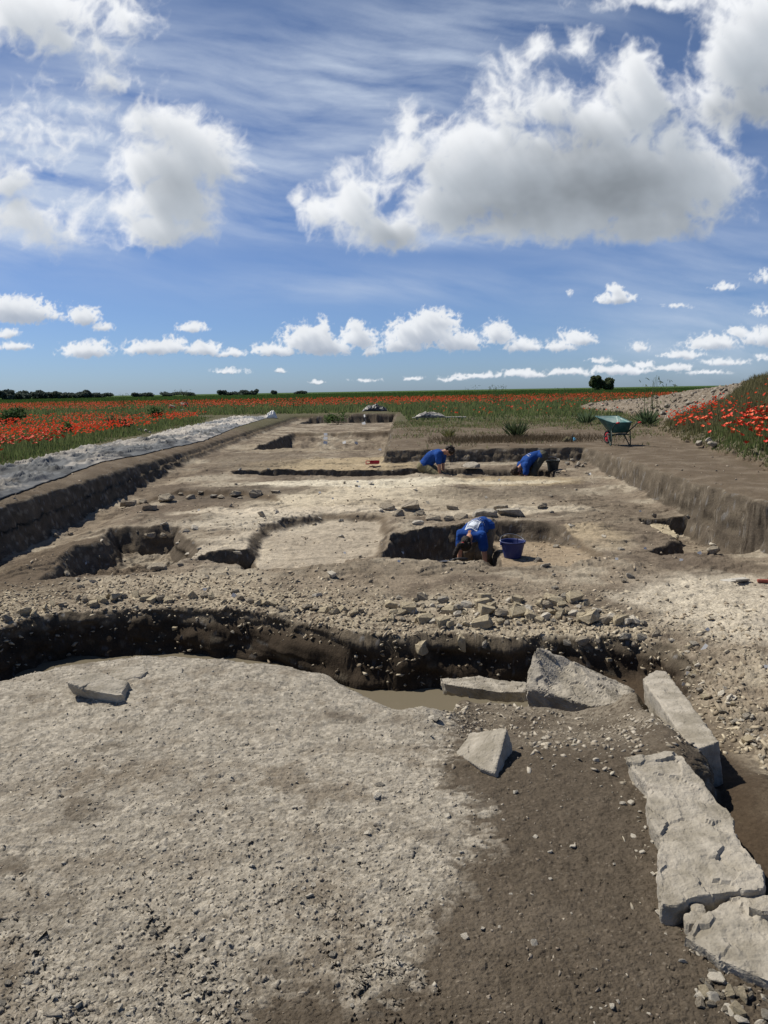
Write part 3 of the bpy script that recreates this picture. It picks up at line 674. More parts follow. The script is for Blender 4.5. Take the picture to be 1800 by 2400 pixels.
fl = [(1472, 1776), (1483, 1800), (1513, 1833), (1516, 1874), (1524, 1922), (1548, 1955), (1551, 1982), (1540, 1998), (1546, 2047), (1548, 2118), (1584, 2126), (1627, 2102), (1703, 2091), (1790, 2085), (1793, 2074), (1784, 2026), (1757, 1993), (1725, 1960), (1714, 1906), (1692, 1879), (1660, 1846), (1622, 1798), (1600, 1765), (1556, 1760), (1502, 1770)]
def flag(name, pts, z, th, label, seed, amp=0.010):
    top = [P(a, b, z(a, b)) for a, b in pts]
    return slab(name, top, [p + A(0, 0, -th) for p in top], M_STONE, label, 'flagstone', 0.008, amp, 10, seed, 0.010, 9, group=None)
flag('flagstone', fl, lambda a, b: 0.055 + 0.02 * max(0, (1900 - b)) / 150, 0.12, 'longest flagstone with ragged edges, between the brown soil and the stone beam', 21)
flag('flagstone', [(1597, 2190), (1640, 2160), (1680, 2118), (1708, 2102), (1800, 2098), (1880, 2110), (1960, 2330), (1830, 2310), (1760, 2280), (1690, 2250), (1655, 2225)], lambda a, b: 0.035, 0.09,
     'pale flagstone with a pointed left end in the lower right corner', 23)
flag('stone', [(1606, 2145), (1622, 2120), (1648, 2118), (1655, 2140), (1634, 2166), (1612, 2164)], lambda a, b: 0.03, 0.05, 'small rounded stone wedged in the gap between the two flagstones', 25, 0.006)['category'] = 'stone'
o = flag('stone', [(1748, 2120), (1790, 2100), (1840, 2105), (1840, 2140), (1790, 2136)], lambda a, b: 0.065, 0.06, 'grey broken stone lying on the corner flagstone by the frame edge', 27, 0.006); o['category'] = 'stone'
# slab on the mortar surface, upper left
hl = hit(230, 1640); dz = hl[1]
dz -= .03
st1 = [PD(157, 1600, dz + .05), PD(180, 1579, dz + .22), PD(239, 1576, dz + .25), PD(301, 1598, dz + .16), PD(285, 1625, dz + 0.02), PD(292, 1628, dz + .0), PD(270, 1628, dz - .01), PD(210, 1618, dz + .01)]
slab('stone_slab', st1, [p + A(0.01, .03, -0.08) for p in st1], M_STONE, 'flat broken stone slab propped on the mortar surface at left', 'stone slab', 0.008, 0.006, 12, 31, 0.004, 14)
h2_ = hit(285, 1586)
st2 = [h2_ + A(*v) for v in ((-.10, -.02, -.0), (-.06, .12, .005), (.08, .15, .005), (.14, .05, .012), (.12, -.03, .01), (0, -.06, .005))]
slab('stone_slab', st2, [p + A(0, 0, -.07) for p in st2], M_STONE, 'low rounded stone embedded behind the propped slab at left', 'stone slab', 0.009, 0.008, 12, 33)
h3_ = hit(395, 1580)
st3 = [h3_ + A(*v) for v in ((-.07, 0, .0), (-.03, .10, .003), (.06, .10, .006), (.08, 0, .006), (0, -.05, .0))]
slab('stone_slab', st3, [p + A(0, 0, -.06) for p in st3], M_STONE, 'thin pale stone flush with the mortar near its far edge', 'stone slab', 0.009, 0.008, 12, 34)

# --- loose stones: irregular broken lumps, copied with their own turn and size
def lump_mesh(name, seed, m, flat=0.6, n=13, box=0.0):
    r = np.random.default_rng(seed); bm = bmesh.new()
    for i in range(n):
        v = r.normal(size=3); v /= np.linalg.norm(v)
        if box: v = np.sign(v) * np.abs(v) ** box; v /= max(np.abs(v).max(), 1e-3)
        v *= r.uniform(0.8, 1.05)
        bm.verts.new((v[0] * 0.5, v[1] * 0.38, v[2] * 0.5 * flat))
    bmesh.ops.convex_hull(bm, input=bm.verts)
    bmesh.ops.delete(bm, geom=[v for v in bm.verts if not v.link_faces], context='VERTS')
    bmesh.ops.bevel(bm, geom=bm.edges[:], offset=0.03, segments=1, affect='EDGES', clamp_overlap=True)
    bmesh.ops.triangulate(bm, faces=bm.faces)
    bmesh.ops.subdivide_edges(bm, edges=bm.edges[:], cuts=1, smooth=0)
    for v in bm.verts: v.co += Vector(r.normal(size=3)) * 0.010
    bmesh.ops.recalc_face_normals(bm, faces=bm.faces)
    me = bpy.data.meshes.new(name); bm.to_mesh(me); bm.free(); me.materials.append(m)
    return me
LM = {}
for key, m_ in (('y', M_STONE2), ('g', M_STONE3), ('p', M_STONE), ('w', M_PALE)):
    LM[key] = [lump_mesh('stone', 100 + i, m_, 0.62, 14, 0.5 if key == 'y' else 0.0) for i in range(7)]
    LM[key + 'f'] = [lump_mesh('stone', 200 + i, m_, 0.32, 12, 0.4) for i in range(5)]
NST = 0
def stone(x, y, size, key='g', label=None, group=None, dz=0.0, z=None, asp=None, rz=None, tilt=0.25, name='stone', cat='stone'):
    global NST
    me = LM[key][NST % len(LM[key])]; NST += 1
    o = bpy.data.objects.new(name, me); COL.objects.link(o)
    zz = gz(x, y) if z is None else z
    o.location = (x, y, zz + dz * size)
    a = asp or (1, rng.uniform(.8, 1.2), rng.uniform(.85, 1.15))
    o.scale = (size * a[0], size * a[1], size * a[2])
    o.rotation_euler = (rng.normal() * tilt, rng.normal() * tilt, rng.uniform(0, 6.28) if rz is None else rz)
    tag(o, label, cat, group); return o
def place_word(px): return 'left part' if px < 450 else 'left of centre' if px < 800 else 'near the middle' if px < 1100 else 'right of centre' if px < 1450 else 'far right'
def stone_px(px, py, wpx, key='g', label=None, group=None, dz=0.1, **k):
    if label and '{}' in label: label = label.format(place_word(px))
    h = hit(px, py); s = wpx / F * h[1]
    return stone(h[0], h[1], s, key, label, group, dz, z=h[2], **k)

# rim of the near ditch: a kerb of squared yellowish blocks, two or three rows deep at the right
G1 = 'yellowish rubble blocks along the far rim of the ditch'
L1 = 'pale or yellowish rubble block in the wall line on the ditch rim, {}'
def along(pts, step):
    out = []; acc = 0
    for (x0, y0), (x1, y1) in zip(pts[:-1], pts[1:]):
        L_ = math.hypot(x1 - x0, y1 - y0); s = -acc
        while True:
            s += step * rng.uniform(.75, 1.3)
            if s > L_: break
            out.append((x0 + (x1 - x0) * s / L_, y0 + (y1 - y0) * s / L_))
        acc = 0
    return out
for row, (dy, p_) in enumerate(((6, 1.0), (-10, .95), (-26, .8), (-40, .45))):
    line = [(880, 1444 + dy), (960, 1452 + dy), (1060, 1462 + dy), (1150, 1458 + dy), (1250, 1450 + dy), (1350, 1446 + dy), (1440, 1452 + dy), (1520, 1460 + dy)] if row == 0 else \
           [(900, 1446 + dy), (1100, 1452 + dy), (1250, 1450 + dy), (1400, 1446 + dy)]
    for px, py in along(line, 18):
        if rng.random() > p_: continue
        stone_px(px, py + rng.uniform(-5, 5), rng.choice([16, 22, 28, 34, 42]) * rng.uniform(.85, 1.15) * (1.1 if px > 1120 else .9), random.choice('yyypwg'), L1, G1, dz=0.16, tilt=.22, rz=rng.normal() * .4, name='rubble_block', cat='rubble block', asp=(1, .95, 1.1))
G2 = 'brown rubble stones edging the left half of the ditch'
L2 = 'brownish rubble stone in the far edge of the ditch, {}'
for px, py in along([(0, 1462), (81, 1432), (163, 1414), (298, 1404), (434, 1402), (543, 1408), (678, 1424), (760, 1436), (860, 1440)], 21):
    stone_px(px, py + rng.uniform(-5, 9), rng.uniform(18, 36), random.choice(['y', 'g', 'g', 'y']), L2, G2, dz=0.14, tilt=.4, name='rubble_block', cat='rubble block')
# stones embedded in the far ditch wall
for px, py, wd_, k_, lab in [(1082, 1508, 30, 'y', 'upright yellowish stone stuck in the shaded ditch wall'), (1134, 1516, 24, 'p', 'pale round stone in the shaded ditch wall beside the upright one'),
        (1326, 1506, 26, 'p', 'small pale stone in the ditch wall, left of two larger ones'), (1364, 1502, 44, 'g', 'broad grey stone in the ditch wall behind the tilted slab'), (1397, 1504, 22, 'g', 'grey stone in the ditch wall, right of the broad grey stone'),
        (996, 1518, 50, 'y', 'wide yellowish stone half hidden in the dark ditch wall'), (412, 1475, 14, 'y', 'small yellow stone in the left part of the ditch wall'), (548, 1486, 16, 'p', 'small white stone in the middle of the ditch wall'),
        (1462, 1492, 40, 'p', 'flat pale stone at the right end of the shaded ditch wall'), (1500, 1494, 34, 'p', 'white stone at the top of the right bank, end of the ditch wall'), (1534, 1488, 30, 'g', 'upright grey stone at the corner of the ditch'),
        (1425, 1548, 16, 'y', 'small yellow stone low in the ditch wall above the tilted slab'), (1484, 1512, 24, 'g', 'grey stone low at the right end of the ditch wall')]:
    h = hit(px, py); s = wd_ / F * h[1]
    stone(h[0], h[1] - 0.03, s, k_, lab, None, 0, z=h[2], asp=(1, .8, 1.1) if 'upright' not in lab else (.8, .8, 2.6), tilt=.15, rz=rng.normal() * .3)
# rubble on the right bank
G3 = 'pale rubble stones on the sloping right bank'
L3 = 'pale stone on the rubble slope right of the stone beam'
bk = np.array([(1560, 1500), (1640, 1490), (1700, 1590), (1790, 1700), (1840, 1790), (1790, 1790), (1700, 1700), (1630, 1620)])
n_ = 0
while n_ < 70:
    px = rng.uniform(1540, 1840); py = rng.uniform(1470, 1800)
    if sdf(np.array([px]), np.array([py]), bk, 50)[0] < 0: continue
    n_ += 1
    stone_px(px, py, rng.uniform(9, 26) * (1.6 if rng.random() < .12 else 1), random.choice(['p', 'w', 'pf', 'y', 'wf']), L3, G3, dz=0.12, tilt=.5)
# wall remains inside the excavation
G4 = 'stones of the low wall remains across the site'
for i, (px, py, w_, k_) in enumerate([(1195, 1208, 62, 'pf'), (1135, 1212, 60, 'pf'), (1078, 1214, 34, 'gf'), (1050, 1220, 34, 'g'), (1015, 1218, 40, 'gf'), (985, 1208, 30, 'g'), (935, 1210, 40, 'g'), (905, 1190, 40, 'gf'), (960, 1193, 50, 'gf'), (1270, 1190, 34, 'g'), (1060, 1195, 30, 'gf'), (1170, 1195, 40, 'gf'),
        (390, 1176, 50, 'g'), (448, 1170, 30, 'g'), (500, 1166, 26, 'p'), (520, 1168, 24, 'g'), (552, 1164, 36, 'g'), (598, 1164, 40, 'g'), (300, 1186, 40, 'gf'), (335, 1180, 26, 'g'), (645, 1156, 26, 'gf'), (470, 1158, 20, 'g'), (425, 1160, 18, 'g'), (350, 1195, 36, 'gf')]):
    stone_px(px, py, w_, k_, 'low flat wall stone in the broken line behind the bending digger' if px > 880 else 'low grey wall stone in the rubble line left of centre', G4, dz=0.12, tilt=.08, rz=rng.normal() * .15)
G5 = 'loose stones on the excavation floor'
L5 = 'loose pale stone lying on the bare excavation floor'
n_ = 0
while n_ < 80:
    px = rng.uniform(120, 1780); py = 1100 + 300 * rng.random() ** 1.1
    h = hit(px, py)
    if ginterp(GM['trench'], h[0], h[1])[0] < .9 or ginterp(GM['ditch'], h[0], h[1])[0] > -.1: continue
    n_ += 1
    stone(h[0], h[1], rng.uniform(.05, .13) * (1.5 if rng.random() < .1 else 1), random.choice(['g', 'wf', 'p', 'pf', 'wf']), L5, G5, 0.1, z=h[2], tilt=.4)
for px, py, w_, lab in [(131, 1259, 18, 'left of two dark stones on the soil below the left wall'), (165, 1255, 18, 'right of two dark stones on the soil below the left wall'),
        (368, 1338, 44, 'flat dark grey stone at the front edge of the left pit'), (158, 1350, 26, 'thin pale stone at the front left corner of the left pit'), (422, 1327, 18, 'small pale stone in front of the left pit'),
        (1672, 1298, 40, 'square pale stone in the lit soil near the right wall'), (1462, 1365, 22, 'small pale stone on the floor right of the rubble band'), (384, 1262, 30, 'dark squared stone standing in the left pit'), (352, 1264, 34, 'yellowish squared stone at the back of the left pit')]:
    stone_px(px, py, w_, 'gf' if 'flat' in lab or 'thin' in lab else 'g', lab, None, dz=.2, tilt=.1)
# loose stones on the near platform
G6 = 'loose stones on the brown soil in the foreground'
L6 = 'small pale pebble on the brown foreground soil, {}'
G6n = 0
for px, py, w_ in [(1208, 1860, 20), (1255, 1962, 15), (1290, 1998, 17), (1342, 1987, 16), (1345, 1985, 14), (1398, 1784, 22), (1275, 1733, 20), (1270, 1779, 12), (1290, 2060, 10), (1340, 2143, 9), (1252, 2212, 20), (1197, 2097, 12), (1132, 2180, 14), (1170, 2173, 9), (1087, 2198, 24), (1545, 2145, 26), (1600, 2256, 24), (1393, 2400, 12), (1435, 2362, 20), (1450, 2350, 14), (1408, 2366, 10), (1385, 2362, 10), (1172, 2374, 10), (1520, 2377, 12), (1398, 2275, 9),
        (1080, 2000, 16), (1180, 1922, 10), (1110, 1910, 10), (1048, 1915, 18), (1635, 2240, 14), (1440, 2027, 10), (1560, 2190, 10), (1530, 2050, 14), (1505, 2000, 16), (1490, 1995, 10), (1530, 1975, 12), (1478, 1882, 18), (1460, 1885, 20), (1500, 1905, 14), (1485, 1962, 18), (1512, 1940, 10), (1020, 1520, 9)]:
    if py < 1600: continue
    stone_px(px, py, w_, random.choice(['wf', 'w', 'wf']), L6, G6, dz=0.12, tilt=.3, name='pebble', cat='pebble')
G7 = 'loose stones on the mortar surface'
L7 = 'small pale pebble on the grey mortar surface, {}'
for px, py, w_ in [(137, 2340, 22), (398, 2140, 22), (475, 2196, 18), (437, 2227, 14), (403, 2219, 20), (433, 2225, 22), (413, 2237, 18), (592, 2233, 18), (358, 2190, 22), (735, 2078, 18), (711, 2084, 14), (726, 2102, 20), (5, 2358, 24), (60, 2310, 30), (185, 2360, 26), (230, 2372, 14), (390, 2298, 14), (470, 2330, 14), (500, 2255, 16), (780, 2240, 22), (590, 2030, 18), (1180 / 2, 1922, 14), (690, 1895, 14), (570, 2270, 12), (20, 2305, 20), (385, 1993, 14), (860, 1955, 20), (885, 1870, 26), (890, 1842, 24), (825, 2360, 12), (345, 2280, 10), (280, 2365, 20), (300, 2378, 14), (1010, 1685, 26), (1022, 1690, 34), (640, 2215, 12), (538, 2215, 12)]:
    stone_px(px, py, w_, random.choice(['wf', 'wf', 'pf']), L7, G7, dz=0.14, tilt=.3, name='pebble', cat='pebble')
# rubble below the corner flagstone
G8 = 'rubble stones at the foot of the corner flagstone'
for i in range(44):
    px = rng.uniform(1630, 1800); py = 2275 + (px - 1650) * .35 + rng.uniform(0, 90)
    stone_px(px, py, rng.uniform(14, 48), random.choice(['p', 'w', 'y', 'wf', 'g']), 'rough ' + ('large' if i % 3 == 0 else 'small') + ' stone in the rubble below the lower right flagstone', G8, dz=.1, tilt=.4, name='pebble', cat='pebble')
# pale pair by the poppies, stones on the field
for px, py, w_, lab in [(1638, 1050, 34, 'larger pale stone at the foot of the poppies on the right'), (1668, 1052, 30, 'smaller pale stone beside the larger one under the right poppies'), (1660, 1040, 22, 'pale stone behind the pair at the foot of the right poppies'),
        (405, 962, 24, 'grey rock among the poppies beyond the ground sheet, left'), (432, 958, 26, 'white topped rock among the poppies, right of the grey rock'), (428, 968, 14, 'small rock in front of the two rocks in the poppies')]:
    stone_px(px, py, w_, 'p', lab, None, dz=.35, tilt=.15)
for i, (px, py, w_) in enumerate([(315, 1010, 12), (328, 1012, 16), (342, 1014, 14), (352, 1016, 10), (335, 1006, 12)]):
    stone_px(px, py, w_, 'p', 'pale rubble stone between the poppies and the ground sheet', 'rubble between poppies and sheet', dz=.3)
for i, (px, py, w_) in enumerate([(1330, 1091, 16), (1342, 1086, 20), (1355, 1092, 18), (1365, 1095, 14), (1372, 1090, 12), (1348, 1097, 12)]):
    stone_px(px, py, w_, 'p', 'white stone in the small heap by the right end of the slot', 'heap of white stones in the corner', dz=.3)
for px, py, w_, lab in [(1103, 1110, 40, 'squared white stone in the slot between the two far diggers'), (1375, 1113, 10, 'tiny white stone beyond the slot, right')]:
    stone_px(px, py, w_, 'pf', lab, None, dz=.4, tilt=.03, rz=0)
# lumps on the spoil heap
G9 = 'lumps of earth and stone on the spoil heap'
n_ = 0
while n_ < 60:
    px = rng.uniform(1320, 1800); h = hit(px, rng.uniform(865, 975), 90)
    if h[1] > 70 or ginterp(GM['heap'], h[0], h[1])[0] < 0.1: continue
    if ginterp(GM['grass'], h[0], h[1])[0] > .5: continue
    n_ += 1
    stone(h[0], h[1], rng.uniform(.10, .35) * (2.0 if rng.random() < .08 else 1), random.choice(['g', 'g', 'p']), 'lump of pale rubble on the spoil heap at right', G9, .1, z=h[2], tilt=.4, name='rubble_lump', cat='rubble lump')
stone_px(1745, 868, 14, 'p', 'white stone on the crest of the spoil heap', None, dz=.4)
stone_px(1702, 893, 22, 'g', 'dark boulder on the upper slope of the spoil heap', None, dz=.3)

# --- gravel: fine chips in their thousands, one object
def chip_templates(k=8):
    T = []
    for i in range(k):
        r = np.random.default_rng(900 + i); bm = bmesh.new()
        for j in range(8):
            v = r.normal(size=3); v /= np.linalg.norm(v); bm.verts.new((v[0] * .5, v[1] * .36, v[2] * .22))
        bmesh.ops.convex_hull(bm, input=bm.verts)
        bmesh.ops.delete(bm, geom=[v for v in bm.verts if not v.link_faces], context='VERTS')
        bmesh.ops.triangulate(bm, faces=bm.faces); bmesh.ops.recalc_face_normals(bm, faces=bm.faces); bm.verts.index_update()
        T.append((np.array([v.co[:] for v in bm.verts]), np.array([[v.index for v in f.verts] for f in bm.faces]))); bm.free()
    return T
CT = chip_templates()
def scatter(name, T, x, y, z, size, cols, m, tilt=0.35, zsc=1.0):
    n = len(x); V_ = []; F_ = []; C_ = []; base = 0
    which = rng.integers(0, len(T), n)
    for t, (tv, tf) in enumerate(T):
        k = np.where(which == t)[0]
        if len(k) == 0: continue
        a = rng.uniform(0, 6.283, len(k)); tx = rng.normal(size=len(k)) * tilt; ty = rng.normal(size=len(k)) * tilt
        v = tv[None] * size[k, None, None] * np.stack([rng.uniform(.8, 1.3, len(k)), rng.uniform(.8, 1.2, len(k)), zsc * rng.uniform(.7, 1.4, len(k))], -1)[:, None]
        zz = v[..., 2] + v[..., 0] * tx[:, None] + v[..., 1] * ty[:, None]
        xx = v[..., 0] * np.cos(a)[:, None] - v[..., 1] * np.sin(a)[:, None]; yy = v[..., 0] * np.sin(a)[:, None] + v[..., 1] * np.cos(a)[:, None]
        V_.append(np.stack([xx + x[k, None], yy + y[k, None], zz + z[k, None]], -1).reshape(-1, 3))
        F_.append((tf[None] + (np.arange(len(k)) * len(tv))[:, None, None] + base).reshape(-1, 3)); base += len(k) * len(tv)
        C_.append(np.repeat(cols[k], len(tv), 0))
    return from_arrays(name, np.vstack(V_), np.vstack(F_), m, np.vstack(C_))
M_CHIP = mat_attr('gravel_chips', rough=0.95, var=0.2, vscale=60, spec=.15)
GX_, GY_, GS_, GCc = [], [], [], []
def add_chips(n, yr, smin, smax, weight, c0, c1, power=1.6, gam=1.0):
    y = yr[0] * (yr[1] / yr[0]) ** (rng.random(n) ** gam); t = rng.uniform(-.72, .72, n); x = t * (y + .45)
    k = rng.random(n) < weight(x, y); x = x[k]; y = y[k]
    s = smin + (smax - smin) * rng.random(len(x)) ** power * 1.0
    GX_.append(x); GY_.append(y); GS_.append(s)
    u = rng.random(len(x))[:, None]; GCc.append(np.array(c0) * (1 - u) + np.array(c1) * u)
mg = lambda key: (lambda x, y: ginterp(GM[key], x, y))
add_chips(60000, (1.2, 5.0), .004, .022, lambda x, y: mg('mortar')(x, y) * np.clip(.6 + fbm(x * 2, y * 2, 3, 503), .15, 1), (.22, .19, .15), (.46, .42, .345), 3.2, 1.3)
add_chips(15000, (1.2, 4.8), .004, .020, lambda x, y: mg('plat')(x, y) * (1 - mg('mortar')(x, y)) * np.clip(.5 + 1.2 * fbm(x * 1.5, y * 1.5, 3, 500), .12, 1) * (0.5 + 1.0 * (y > 3.3)), (.16, .125, .095), (.42, .38, .31), 3.2)
add_chips(24000, (2.9, 4.6), .008, .05, lambda x, y: mg('plat')(x, y) * (1 - mg('mortar')(x, y)) * (x > .1) * np.clip(.35 + 1.4 * fbm(x * 1.2, y * 1.2, 3, 507), 0, 1) * sst(2.9, 3.6, y), (.2, .17, .13), (.46, .42, .35), 2.4)
add_chips(9000, (1.9, 3.6), .008, .045, lambda x, y: mg('plat')(x, y) * np.exp(-((x - (1.05 + .10 * (3.0 - y))) / .13) ** 2) * .8, (.2, .17, .13), (.5, .46, .37), 2.4)
add_chips(42000, (4, 9.5), .015, .075, lambda x, y: np.clip(mg('band')(x, y), 0, 1), (.22, .18, .13), (.52, .46, .35), 2.2)
add_chips(6000, (2.4, 7.6), .010, .05, lambda x, y: mg('bank')(x, y), (.2, .17, .125), (.5, .45, .36), 2.4)
def wfloor(x, y): return (mg('trench')(x, y) > .8) * (mg('ditch')(x, y) < -.05) * (1 - mg('plat')(x, y)) * np.clip(.25 + .8 * fbm(x * .8, y * .8, 4, 511), .03, 1)
add_chips(42000, (5.5, 30), .012, .075, wfloor, (.16, .125, .09), (.5, .43, .33), 3.0)
add_chips(1600, (4.5, 7.4), .012, .05, lambda x, y: (mg('ditch')(x, y) > -.02) * (mg('ditch')(x, y) < .3) * .6, (.06, .048, .035), (.2, .17, .13), 3)
add_chips(9000, (9, 45), .02, .08, lambda x, y: (mg('trench')(x, y) < .1) * (mg('grass')(x, y) < .5) * .35, (.16, .13, .1), (.42, .37, .3), 3)
add_chips(34000, (17, 60), .05, .30, lambda x, y: (mg('heap')(x, y) > .1) * (mg('grass')(x, y) < .6) * .9, (.13, .108, .085), (.38, .34, .285), 2.2)
cx_ = np.concatenate(GX_); cy_ = np.concatenate(GY_); cs_ = np.concatenate(GS_); cc_ = np.vstack(GCc)
print('chips', len(cx_))
gr = scatter('gravel', CT, cx_, cy_, ginterp(GZ, cx_, cy_) + cs_ * .05, cs_, cc_, M_CHIP); tag(gr, kind='stuff')

# --- ground sheet along the left edge of the excavation
nu, nv = 420, 70
ys = np.geomspace(6.0, 44.5, nu); U = np.linspace(0, 1, nv)
YY = ys[:, None] + 0 * U[None]; UU = U[None] + 0 * ys[:, None]
ti = np.array([P(a, b, .25)[:2] for a, b in [(-330, 1290), (0, 1160), (127, 1118), (236, 1082), (338, 1061), (485, 1027), (549, 1002), (625, 979)]])
to_ = np.array([P(a, b, .25)[:2] for a, b in [(-330, 1180), (0, 1097), (181, 1055), (287, 1027), (367, 1013), (484, 990), (492, 980), (570, 967), (633, 973)]])
ys = np.geomspace(8.0, 44.0, nu); YY = ys[:, None] + 0 * U[None]
inner_x = np.interp(ys, ti[:, 1], ti[:, 0]); inner_x = np.minimum(inner_x, -5.55)
outer_x = np.interp(ys, to_[:, 1], to_[:, 0]); wid = np.clip(inner_x - outer_x, .9, 2.2)
inner_x = inner_x + 0.05 * fbm(ys * 1.1, ys * 0, 3, 601); wid = wid + 0.12 * fbm(ys * .8, ys * 0 + 5, 3, 602)
print('tarp', ti.round(2).tolist(), to_.round(2).tolist())
XX = inner_x[:, None] - UU * wid[:, None]
fold = np.clip(fbm(UU * 2.2 + .3 * YY * .5, YY * .8, 4, 611), -1, 1); rid = (1 - np.abs(fbm(UU * 2.6 + YY * .45, YY * .42, 4, 615)) * 3.0)
ZZ = ginterp(GZ, XX.ravel(), YY.ravel()).reshape(XX.shape)
ed_ = sst(0, .10, UU) * sst(1, .92, UU); ZZ = ZZ + 0.02 + ed_ * (0.035 * (fold + .4) + 0.09 * np.clip(rid, 0, 1) ** 5 + 0.05 * np.clip(1 - np.abs(fbm(UU * 4.2 - YY * .8, YY * 1.1, 3, 619)) * 4.2, 0, 1) ** 3) + 0.008 * fbm(UU * 14, YY * 8, 4, 617)
ZZ = np.maximum(ZZ, ginterp(GZ, XX.ravel(), YY.ravel()).reshape(XX.shape) + .015)
u_ = sst(-.10, .10, fbm(UU * 1.3 + YY * .12, YY * .33, 5, 621, .6)) ; u2 = sst(.15, .3, fbm(UU * 2.2 + 3, YY * .9, 4, 623))
tc_ = np.array((0.38, 0.36, 0.33))[None, None] * (1 - u_[..., None]) + np.array((0.155, 0.165, 0.175))[None, None] * u_[..., None]
tc_ = tc_ * (1 - .45 * u2[..., None]) * (0.8 + .5 * sst(12, 40, YY))[..., None]
idx = np.arange(nu * nv).reshape(nu, nv)
f = np.stack([idx[:-1, :-1], idx[1:, :-1], idx[1:, 1:], idx[:-1, 1:]], -1).reshape(-1, 4)
tarp = from_arrays('ground_sheet', np.stack([XX, YY, ZZ], -1).reshape(-1, 3), f, mat_attr('dusty_geotextile', .8, .002, 90, .12, 6, .25), tc_.reshape(-1, 3), smooth=True)
so_ = tarp.modifiers.new('thickness', 'SOLIDIFY'); so_.thickness = 0.008; so_.offset = -1
tag(tarp, 'long wrinkled grey ground sheet laid along the left edge of the excavation', 'ground sheet')

pr_ = [PD(q[0], q[1], q[2]) for q in [(1506, 1238, 10.75), (1545, 1228, 11.0), (1566, 1234, 10.9), (1590, 1256, 10.3), (1586, 1268, 10.0), (1556, 1272, 9.95), (1530, 1262, 10.25)]]
slab('masonry_lump', [p + A(0, 0, .02) for p in pr_], [p + A(0, .05, -.26) for p in pr_], M_STONE2, 'tilted pale slab of old masonry with shaded front edge in the right hand pit', 'masonry', .02, .02, 6, 51, .02, 6)
# --- finds labels: small white cards, some standing
me = bpy.data.meshes.new('label_card')
bm = bmesh.new(); bmesh.ops.create_cube(bm, size=1, matrix=Matrix.Diagonal((1, 0.03, .62, 1)))
for v in bm.verts: v.co.z += 0.31; v.co.y += 0.10 * (v.co.x * 2) ** 2
bm.to_mesh(me); bm.free(); me.materials.append(M_WHITE)
G10 = 'white find labels pinned across the site'
tags_ = [(201, 1324, 1.3, 'in the shadow of the left pit'), (467, 1197, 1, 'on pale floor behind the left pit'), (807, 1298, 1.2, 'on the gravel floor of the middle pit'), (749, 1156, 1, 'on the yellow plaster floor, left of two'),
    (838, 1132, 1, 'on the pale strip, upper of two'), (842, 1142, 1, 'on the pale strip, lower of two'), (780, 1170, 1, 'on the plaster floor near its centre'), (763, 1021, 1.6, 'topmost in the far pit'), (762, 1031, 1.8, 'second down in the far pit'), (762, 1041, 1.8, 'third down in the far pit'),
    (807, 1040, 1.6, 'in the far pit right of the column of three'), (836, 1042, 1.6, 'rightmost in the far pit'), (852, 983, 1.6, 'on the far end wall, upper'), (853, 995, 1.6, 'on the far end wall, lower'), (891, 1056, 1.2, 'beside the far pit, above the red dustpan'),
    (934, 1317, 1.3, 'in front of the middle pit, lower of two'), (943, 1302, 1.3, 'in front of the middle pit, upper of two'), (1445, 1313, 1.4, 'right of the blue bucket on bare soil'), (1596, 1315, 1.5, 'in front of the right hand pit'), (1513, 1288, 1.3, 'on the left lip of the right hand pit'),
    (1500, 1201, 1, 'behind the right hand pit'), (1382, 1113, 1.2, 'near the right end of the slot'), (1641, 1300, 1.9, 'next to the square stone by the right wall'), (480, 1385, 1.6, 'upright on the gravel band at left'), (547, 1400, 2.4, 'tilted on the stones of the ditch rim'),
    (1660, 1480, 2.0, 'top of the rubble bank'), (1652, 1522, 4.2, 'long one on the rubble bank'), (1612, 1581, 2.0, 'lower on the rubble bank'), (1601, 1608, 2.0, 'at the foot of the rubble bank'), (1796, 1568, 2.4, 'at the right edge of the picture'), (1745, 1361, 2.0, 'beside a pale board at right'), (1171, 1128, 1, 'on the pale strip in front of the digger in dark trousers')]
for px, py, s_, where in tags_:
    h = hit(px, py); s = s_ * 5.2 / F * h[1]
    o = bpy.data.objects.new('find_label', me); COL.objects.link(o); o.location = h + A(0, -0.01, .0)
    o.scale = (s, s, s * (1.3 if s_ < 4 else .6)); o.rotation_euler = (R(-25), rng.normal() * .3 if s_ < 4 else R(-58), rng.normal() * .3)
    tag(o, ('small white label card ' if s_ < 4 else 'white card strip, ') + where, 'label card', G10)
# ------------------------------------------------------------------ tools, buckets, barrow
def boxm(bm, c, s, rot=None):
    M = Matrix.Translation(c)
    if rot: M = M @ Euler(rot).to_matrix().to_4x4()
    return bmesh.ops.create_cube(bm, size=1, matrix=M @ Matrix.Diagonal((*s, 1)))['verts']
def tubem(bm, pts, r, seg=8, caps=True):
    pts = [Vector(p) for p in pts]; rings = []
    rr = r if isinstance(r, (list, tuple)) else [r] * len(pts)
    for i, p in enumerate(pts):
        d = (pts[min(i + 1, len(pts) - 1)] - pts[max(i - 1, 0)]).normalized()
        a = d.orthogonal().normalized() if i == 0 else (rings_a - d * rings_a.dot(d)).normalized()
        rings_a = a; b = d.cross(a)
        rings.append([bm.verts.new(p + (a * math.cos(t) + b * math.sin(t)) * rr[i]) for t in [2 * math.pi * k / seg for k in range(seg)]])
    for A_, B_ in zip(rings[:-1], rings[1:]):
        for k in range(seg): bm.faces.new((A_[k], A_[(k + 1) % seg], B_[(k + 1) % seg], B_[k]))
    if caps: bm.faces.new(rings[0][::-1]); bm.faces.new(rings[-1])
